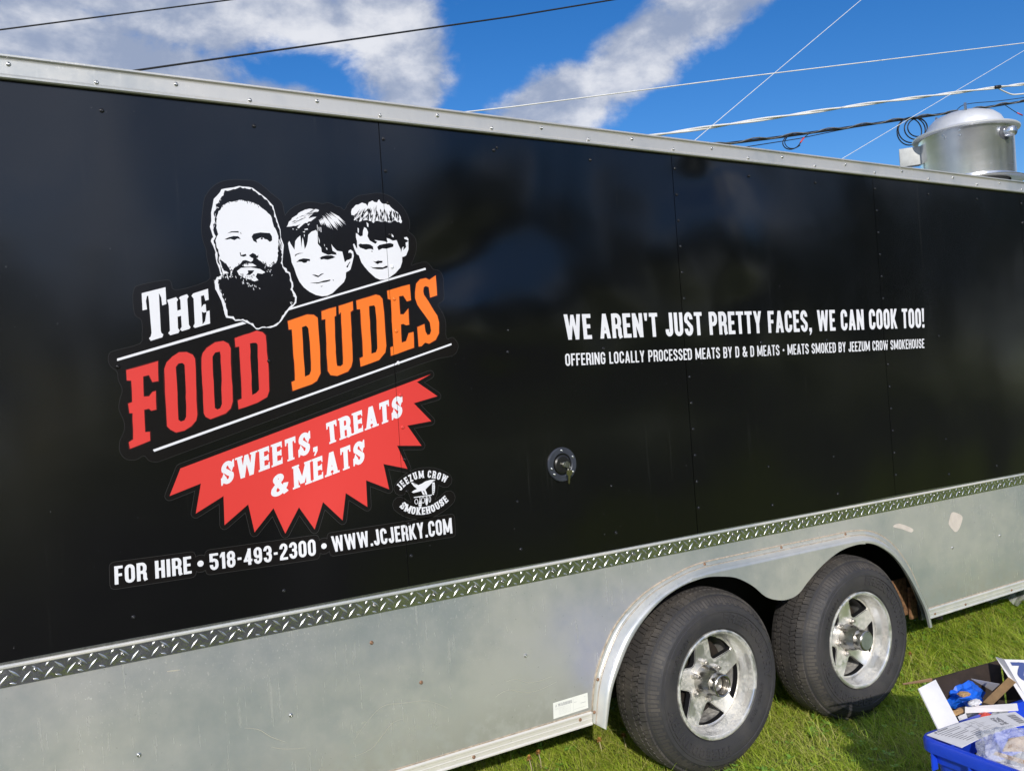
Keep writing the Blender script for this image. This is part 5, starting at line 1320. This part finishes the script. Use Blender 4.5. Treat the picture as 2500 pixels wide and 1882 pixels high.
# dried dandelions by the skirt
for (u, v, lab) in ((1522, 1795, 'dried orange dandelion head standing beside the front tyre'), (1463, 1806, 'dried dandelion head between the skirt end and the front tyre'),
                    (1315, 1836, 'dried orange dandelion head lying under the skirt rail'), (1292, 1850, 'faded dandelion on a bare pale stalk below the skirt rail'), (2222, 1596, 'orange dandelion beside the rear tyre')):
    p_ = level(u, v, .075); dn = thing('dandelion', (p_.x, p_.y, 0), lab, 'dandelion')
    tube('stalk', [(p_.x, p_.y - .012, 0), (p_.x + .004, p_.y - .005, .04), (p_.x, p_.y, .072)], .0022, MAT['stalk'], dn, 6)
    hv = []; gd = random.Random(int(u))
    for k in range(46):
        a = gd.uniform(0, 6.28); el = gd.uniform(-.5, 1.4); L_ = gd.uniform(.008, .013); dd = Vector((math.cos(a) * math.cos(el), math.sin(a) * math.cos(el), math.sin(el))); nn = dd.cross(Vector((0, 0, 1))).normalized() * .0022
        hv.append(([p_ + nn * .5, p_ - nn * .5, p_ + dd * L_ - nn, p_ + dd * (L_ * 1.12), p_ + dd * L_ + nn], [(0, 1, 2, 3, 4)]))
    V, Fc = join_data(hv); mesh('flower_head', V, Fc, MAT['dandelion'], dn)

# ------------------------------------------------------------------ blue tote with rubbish
MAT['tote'] = plain('tote_blue', (.012, .060, .62), .38, 0, var=.06, vscale=8, bump=.0004, bscale=300)
MAT['card_w'] = plain('white_card', (.66, .65, .66), .7, var=.05, vscale=15)
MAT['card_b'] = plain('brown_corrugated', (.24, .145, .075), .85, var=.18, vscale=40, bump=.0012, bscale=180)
MAT['card_d'] = plain('dark_brown_carton', (.030, .019, .013), .75, var=.3, vscale=25)  # near-black brown for the carton walls and floor
MAT['card_t'] = plain('tan_card', (.42, .26, .12), .8, var=.12, vscale=30)
MAT['ink_navy'] = plain('ink_navy', (.016, .045, .20), .6)
MAT['ink_grey'] = plain('ink_grey', (.13, .13, .15), .7)
MAT['bluefilm'] = plain('blue_film', (.010, .11, .60), .22, 0, var=.35, vscale=25)
MAT['redfilm'] = plain('red_film', (.50, .05, .03), .35, 0, var=.3, vscale=30)
MAT['greyfilm'] = plain('grey_film', (.30, .31, .32), .4)
m, t, b = newmat('clear_film'); b.inputs['Base Color'].default_value = (.85, .87, .9, 1); b.inputs['Roughness'].default_value = .16
tp = t.n.new('ShaderNodeBsdfTransparent'); ms = t.n.new('ShaderNodeMixShader'); ms.inputs[0].default_value = .34
t.l.new(tp.outputs[0], ms.inputs[1]); t.l.new(b.outputs[0], ms.inputs[2]); t.l.new(ms.outputs[0], t.n['Material Output'].inputs[0])
t.l.new(t.bump(t.noise(t.geo(), 35, 4, .6), .012), b.inputs['Normal']); MAT['film'] = m

def q3(a, b_, z): return level(2200 + .18138 * a, 1580 + .18138 * b_, z)
def slab(name, pts, th, mat, parent=None, bend=0.0, n=1):
    """thin board from four corners (tl, tr, br, bl)"""
    tl, tr, br_, bl_ = [Vector(p) for p in pts]; nn = (bl_ - tl).cross(tr - tl).normalized(); V, Fc = [], []
    for i in range(n + 1):
        for k in range(n + 1):
            s, t_ = i / n, k / n; p = (tl * (1 - s) + tr * s) * (1 - t_) + (bl_ * (1 - s) + br_ * s) * t_
            V.append(p + nn * (bend * math.sin(math.pi * s)))
    m_ = (n + 1) ** 2; V += [v - nn * th for v in V]; st_ = n + 1
    for i in range(n):
        for k in range(n):
            a = i * st_ + k; Fc.append((a, a + st_, a + st_ + 1, a + 1)); Fc.append((a + m_, a + m_ + 1, a + m_ + st_ + 1, a + m_ + st_))
    ring = [i * st_ for i in range(n + 1)] + [n * st_ + k for k in range(1, n + 1)] + [i * st_ + n for i in range(n - 1, -1, -1)] + [k for k in range(n - 1, 0, -1)]
    for a, c_ in zip(ring, ring[1:] + ring[:1]): Fc.append((a, c_, c_ + m_, a + m_))
    bm = bmesh.new(); vs = [bm.verts.new(v) for v in V]
    for f in Fc: bm.faces.new([vs[i] for i in f])
    return bm_obj(name, bm, mat, parent), tl, tr, br_, bl_, nn
def print_on(name, polys, quad, nn, mat, parent, lift=.0006, bend=0.0):
    """flat print mapped into a board's own corners; polys in unit square (s right, t down)"""
    V, Fs = cdt(polys); T = np.array(Fs); cen = V[T].mean(1); keep = np.zeros(len(T), bool)
    for p in polys: keep |= inside(cen, p)
    tl, tr, br_, bl_ = quad
    vs = [(tl * (1 - s) + tr * s) * (1 - t_) + (bl_ * (1 - s) + br_ * s) * t_ + nn * (lift + bend * math.sin(math.pi * min(1, max(0, s)))) for s, t_ in V]
    return mesh(name, vs, [tuple(int(i) for i in f) for f in T[keep]], mat, parent)
def rrloop(cx, cy, hx, hy, r, z, ang, n=6):
    out = []; c, s = math.cos(ang), math.sin(ang)
    for sx, sy, a0 in ((1, 1, 0), (-1, 1, 90), (-1, -1, 180), (1, -1, 270)):
        for k in range(n + 1):
            a = R(a0 + 90 * k / n); x, y = sx * (hx - r) + r * math.cos(a), sy * (hy - r) + r * math.sin(a)
            out.append((cx + x * c - y * s, cy + x * s + y * c, z))
    return out
def loft(loops, cap_lo=True, cap_hi=False):
    V = [p for l in loops for p in l]; n = len(loops[0]); Fc = []
    for i in range(len(loops) - 1):
        for k in range(n): Fc.append((i * n + k, i * n + (k + 1) % n, (i + 1) * n + (k + 1) % n, (i + 1) * n + k))
    if cap_lo: Fc.append(tuple(range(n))[::-1])
    if cap_hi: Fc.append(tuple(range((len(loops) - 1) * n, len(loops) * n)))
    return V, Fc
TB = R(-4); HX, HY = .315, .225; A_ = Vector((2.462, -.790))
ex, ey = Vector((math.cos(TB), math.sin(TB))), Vector((-math.sin(TB), math.cos(TB)))
tc = A_ + ex * HX - ey * HY; RZ = .35
tote = thing('storage_tote', (tc.x, tc.y, 0), 'blue plastic storage tote filled with cardboard rubbish on the grass', 'storage tote')
def L_(hx, hy, r, z): return rrloop(tc.x, tc.y, hx, hy, r, z, TB)
V, Fc = loft([L_(HX - .062, HY - .062, .04, .0), L_(HX - .055, HY - .055, .045, .006), L_(HX - .030, HY - .030, .05, RZ - .075), L_(HX - .021, HY - .021, .05, RZ - .072), L_(HX - .019, HY - .019, .05, RZ - .045), L_(HX - .012, HY - .012, .05, RZ - .040),
              L_(HX - .001, HY - .001, .055, RZ - .038), L_(HX, HY, .055, RZ - .010), L_(HX - .003, HY - .003, .055, RZ - .002), L_(HX - .008, HY - .008, .052, RZ), L_(HX - .020, HY - .020, .045, RZ - .001), L_(HX - .024, HY - .024, .042, RZ - .006),
              L_(HX - .036, HY - .036, .04, RZ - .08), L_(HX - .062, HY - .062, .035, .012)], True, True)
bm = bmesh.new(); vs = [bm.verts.new(v) for v in V]
for f in Fc: bm.faces.new([vs[i] for i in f])
bm_obj('tote_body', bm, MAT['tote'], tote, angle=35)
for s in (-.17, -.045, .045, .17):             # ribs under the rim on the end that faces the camera's left
    p0 = tc - ex * (HX - .013) + ey * s
    rb = box('rim_rib', (-.012, -.0025, -.03), (.012, .0025, .03), MAT['tote'], None); rb.location = (p0.x, p0.y, RZ - .062); rb.rotation_euler = (0, 0, TB); adopt(rb, tote)
for s in (-.2, .0, .2):
    p0 = tc + ey * (HY - .013) * -1 + ex * s
    rb = box('rim_rib', (-.0025, -.012, -.03), (.0025, .012, .03), MAT['tote'], None); rb.location = (p0.x, p0.y, RZ - .062); rb.rotation_euler = (0, 0, TB); adopt(rb, tote)
# brown carton standing open in the tote
carton = thing('open_carton', (tc.x, tc.y + .05, .02), 'open brown corrugated carton standing in the blue tote', 'carton')
cA, cB = q3(430, 425, .45), q3(1330, 170, .46)
def dn(p, z, out=.0): return Vector((p.x, p.y + out, z))
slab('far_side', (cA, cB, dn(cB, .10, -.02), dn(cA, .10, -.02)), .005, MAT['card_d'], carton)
slab('far_flap', (q3(30, 497, .447), cA + Vector((0, .002, 0)), dn(cA, .441, .004), q3(30, 503, .445)), .005, MAT['card_b'], carton)
cN = Vector((cA.x - .04, cA.y - .30, .33)); cM = Vector((cB.x - .02, cB.y - .30, .33))
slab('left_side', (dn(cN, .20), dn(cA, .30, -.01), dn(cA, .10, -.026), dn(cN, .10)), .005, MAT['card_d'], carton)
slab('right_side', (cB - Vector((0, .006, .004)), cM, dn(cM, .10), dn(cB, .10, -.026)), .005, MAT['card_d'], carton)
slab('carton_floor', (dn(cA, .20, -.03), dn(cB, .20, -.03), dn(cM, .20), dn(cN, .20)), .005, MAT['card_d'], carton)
# white flap board leaning out over the rim
wf = slab('white_board', (q3(235, 550, .462), q3(465, 430, .468), q3(820, 1085, .352), q3(525, 1145, .346)), .0045, MAT['card_w'], None, .004, 8)[0]; tag(wf, 'plain white cardboard strip leaning out over the tote rim', 'cardboard')
# flap with large navy digits
nb, tl, tr, br_, bl_, nn = slab('number_board', (q3(1385, 158, .50), q3(1990, 175, .50), q3(2300, 640, .405), q3(1655, 625, .405)), .0045, MAT['card_w']); tag(nb, 'white board with large upside-down navy digits leaning in the carton', 'cardboard')
slab('folded_edge', (q3(1270, 128, .497), tl - nn * .001, bl_ - nn * .001, q3(1655, 730, .388)), .004, MAT['card_w'], nb)
pl = []
for ch, sx, sw in (('2', .10, .30), ('8', .47, .30)):
    gw_, P_ = glyph(ch, .2)
    for p in P_: pl.append([(sx + sw * (1 - a / gw_), .08 + .56 * b_) for a, b_ in p])
print_on('printed_digits', pl, (tl, tr, br_, bl_), nn, MAT['ink_navy'], nb)
# shipping label sheet
ls, tl, tr, br_, bl_, nn = slab('label_sheet', (q3(345, 1172, .356), q3(1535, 862, .382), q3(1760, 1020, .372), q3(812, 1342, .354)), .002, MAT['card_w'], None, .012, 8); tag(ls, 'white printed shipping label sheet lying across the tote rim', 'label')
pl = []; gr_ = random.Random(4)
for k in range(9):
    t0 = .16 + k * .085; s1 = .06 + gr_.uniform(.22, .36); pl.append([(.06 + .02 * k * .5, t0), (s1, t0), (s1, t0 + .022), (.06 + .02 * k * .5, t0 + .022)])
    s0 = .44 + gr_.uniform(-.02, .03); pl.append([(s0, t0), (s0 + gr_.uniform(.06, .18), t0), (s0 + .06, t0 + .016), (s0, t0 + .016)])
pl.append(ngon(.075, .075, .013, .04, 10))
for k in range(6): pl.append([(.10 + k * .019, .04), (.113 + k * .019, .04), (.113 + k * .019, .10), (.10 + k * .019, .10)])
for k in range(15): pl.append([(.86, .18 + k * .046), (.95, .18 + k * .046), (.95, .18 + k * .046 + .012 + .016 * (k % 3)), (.86, .18 + k * .046 + .012 + .016 * (k % 3))])
for k in range(10):
    for j in range(8): 
        if gr_.random() < .72: pl.append([(.655 + j * .012, .22 + k * .055), (.664 + j * .012, .22 + k * .055), (.664 + j * .012, .262 + k * .055), (.655 + j * .012, .262 + k * .055)])
pl.append([(.395, .08), (.398, .08), (.398, .95), (.395, .95)])
print_on('printed_text', pl, (tl, tr, br_, bl_), nn, MAT['ink_grey'], ls, .0006, .012)['kind'] = 'stuff'
# crumpled things
def crumple(name, c, rad, mat, seed, label, cat, sub=3, amp=.45, rot=0.0, parent=None):
    g_ = random.Random(seed); bm = bmesh.new(); bmesh.ops.create_icosphere(bm, subdivisions=sub, radius=1)
    dirs = [(Vector((g_.gauss(0, 1), g_.gauss(0, 1), g_.gauss(0, 1))).normalized(), g_.uniform(3, 8), g_.uniform(0, 6.28)) for _ in range(7)]
    cr_, sr = math.cos(rot), math.sin(rot)
    for v in bm.verts:
        k = 1 + amp * sum(abs(math.sin(d.dot(v.co) * f + p)) - .6 for d, f, p in dirs) / 3 + g_.uniform(-.05, .05)
        p_ = Vector((v.co.x * rad[0], v.co.y * rad[1], v.co.z * rad[2])) * k; v.co = Vector((p_.x * cr_ - p_.y * sr, p_.x * sr + p_.y * cr_, p_.z))
    o = bm_obj(name, bm, mat, parent, loc=tuple(c))
    if label: tag(o, label, cat)
    return o
crumple('plastic_wrapper', q3(840, 640, .37), (.075, .050, .040), MAT['bluefilm'], 3, 'crumpled glossy blue plastic wrapper in the carton', 'wrapper', 3, .55)
crumple('paper_scrap', q3(840, 625, .412), (.022, .016, .006), MAT['card_t'], 8, 'small tan paper scrap on the blue wrapper', 'paper')
crumple('paper_scrap', q3(990, 740, .385), (.026, .014, .008), MAT['card_w'], 9, 'torn white paper scrap beside the blue wrapper', 'paper')
crumple('paper_scrap', q3(800, 850, .345), (.045, .012, .008), MAT['card_t'], 12, 'torn brown paper edge below the blue wrapper', 'paper')
crumple('snack_wrapper', q3(1130, 960, .335), (.035, .018, .018), MAT['redfilm'], 5, 'small red wrapper beside the label sheet', 'wrapper')
crumple('snack_wrapper', q3(1310, 900, .34), (.040, .018, .012), MAT['greyfilm'], 6, 'grey printed wrapper next to the red one', 'wrapper')
for pts, mt, nm, lab in (((q3(640, 540, .40), q3(860, 405, .425), q3(1330, 490, .405), q3(1220, 590, .36)), 'card_w', 'bent_card', 'bent white card lid behind the blue wrapper'),
                         ((q3(1440, 400, .47), q3(1540, 470, .46), q3(1225, 775, .36), q3(1100, 735, .36)), 'card_t', 'card_strip', 'tan cardboard strip running down inside the carton'),
                         ((q3(860, 795, .366), q3(1560, 750, .385), q3(1580, 850, .36), q3(860, 885, .345)), 'card_w', 'white_tray', 'white tray side lying below the blue wrapper'),
                         ((q3(760, 930, .345), q3(870, 880, .355), q3(905, 980, .34), q3(815, 1040, .335)), 'card_w', 'card_scrap', 'small bright white card scrap under the tray'),
                         ((q3(780, 900, .325), q3(1100, 885, .33), q3(1120, 1010, .32), q3(830, 1070, .315)), 'greyfilm', 'grey_sheet', 'grey sheet in shade under the white tray')):
    tag(slab(nm, pts, .003, MAT[mt])[0], lab, 'cardboard')
pb = thing('clear_bag', tuple(q3(1500, 1400, .33)), 'clear plastic bag holding brown cardboard pieces at the tote corner', 'plastic bag')
crumple('bag_film', q3(1500, 1390, .345), (.105, .085, .06), MAT['film'], 15, None, None, 4, .28, 0, pb)
slab('bag_card', (q3(1460, 1230, .385), q3(1720, 1190, .39), q3(1750, 1400, .35), q3(1370, 1400, .345)), .004, MAT['card_t'], pb)
slab('bag_card', (q3(1240, 1440, .352), q3(1260, 1415, .36), q3(1760, 1560, .35), q3(1740, 1600, .34)), .006, MAT['card_t'], pb)
slab('bag_paper', (q3(1330, 1540, .335), q3(1690, 1620, .34), q3(1720, 1780, .32), q3(1450, 1740, .315)), .002, MAT['card_w'], pb)

# clear plastic sheeting lying under the trailer's rear
cpt = level(2475, 1462, .06); g_ = np.random.default_rng(5); V, Fc = [], []; NX, NY = 26, 16
for i in range(NX):
    for k in range(NY):
        x, y = (i / (NX - 1) - .5) * 1.1, (k / (NY - 1) - .5) * .6
        V.append((cpt.x + .45 + x + .02 * math.sin(k * 1.3), cpt.y + .05 + y, .07 + .05 * math.sin(i * .8 + k * .5) * math.sin(k * .9) + g_.uniform(0, .03)))
for i in range(NX - 1):
    for k in range(NY - 1): a = i * NY + k; Fc.append((a, a + NY, a + NY + 1, a + 1))
ps = mesh('plastic_sheeting', V, Fc, MAT['film'], None); tag(ps, 'crumpled clear plastic sheeting lying under the far end of the trailer', 'plastic sheet')

# ------------------------------------------------------------------ trees across the field, behind the photographer (the black sheets mirror them)
def crown_mesh(seed, n=2600):
    g_ = np.random.default_rng(seed); V, Fc = [], []
    cl_ = [(g_.normal(0, 1.1), g_.normal(0, 1.1), g_.uniform(1.6, 6.2), g_.uniform(.8, 1.5)) for _ in range(16)]
    for i in range(n):
        cx_, cy_, cz_, r_ = cl_[int(g_.integers(0, len(cl_)))]; d = g_.normal(0, 1, 3); d /= np.linalg.norm(d); p = np.array([cx_, cy_, cz_]) + d * r_ * g_.uniform(.55, 1.05)
        a = g_.normal(0, 1, 3); a /= np.linalg.norm(a); b_ = np.cross(a, d); b_ /= (np.linalg.norm(b_) + 1e-6); s = g_.uniform(.10, .22)
        o_ = len(V); V += [tuple(p - a * s), tuple(p + b_ * s * .6), tuple(p + a * s), tuple(p - b_ * s * .6)]; Fc.append((o_, o_ + 1, o_ + 2, o_ + 3))
    me = bpy.data.meshes.new('crown'); me.from_pydata(V, [], Fc); me.materials.append(MAT['leaves']); return me
crowns = [crown_mesh(s) for s in (1, 2, 3)]
V, Fc = tube_data([(0, 0, 0), (.03, 0, 1.2), (-.04, .05, 2.6), (.05, 0, 4.2), (0, .05, 5.4)], [.24, .19, .15, .09, .04], 8)
lim = [tube_data([(0, 0, z), (.7 * math.cos(a), .7 * math.sin(a), z + .7), (1.4 * math.cos(a), 1.4 * math.sin(a), z + 1.2)], [.08, .05, .02], 6) for z, a in ((1.6, .5), (2.1, 2.6), (2.6, 4.5), (3.1, 1.6), (3.5, 3.6))]
V, Fc = join_data([(V, Fc)] + lim); tme = bpy.data.meshes.new('trunk'); tme.from_pydata(V, [], Fc); tme.materials.append(MAT['bark'])
gt = random.Random(9)
for i in range(22):
    x = -34 + i * 4.6 + gt.uniform(-1, 1); y = -31 + gt.uniform(-4, 4) + max(0, x - 14) * .55
    sc = gt.uniform(1.0, 1.3) + (.35 if x > 12 else 0)
    tr_ = thing('broadleaf_tree', (x, y, 0), 'leafy green tree in the row across the field, mirrored in the black side panels', 'tree', 'trees across the field')
    for nm, me in (('trunk', tme), ('crown', crowns[i % 3])):
        o = bpy.data.objects.new(nm, me); C.objects.link(o); o.parent = tr_
    tr_.scale = (sc * 1.15, sc * 1.15, sc); tr_.rotation_euler = (0, 0, gt.uniform(0, 6.28))
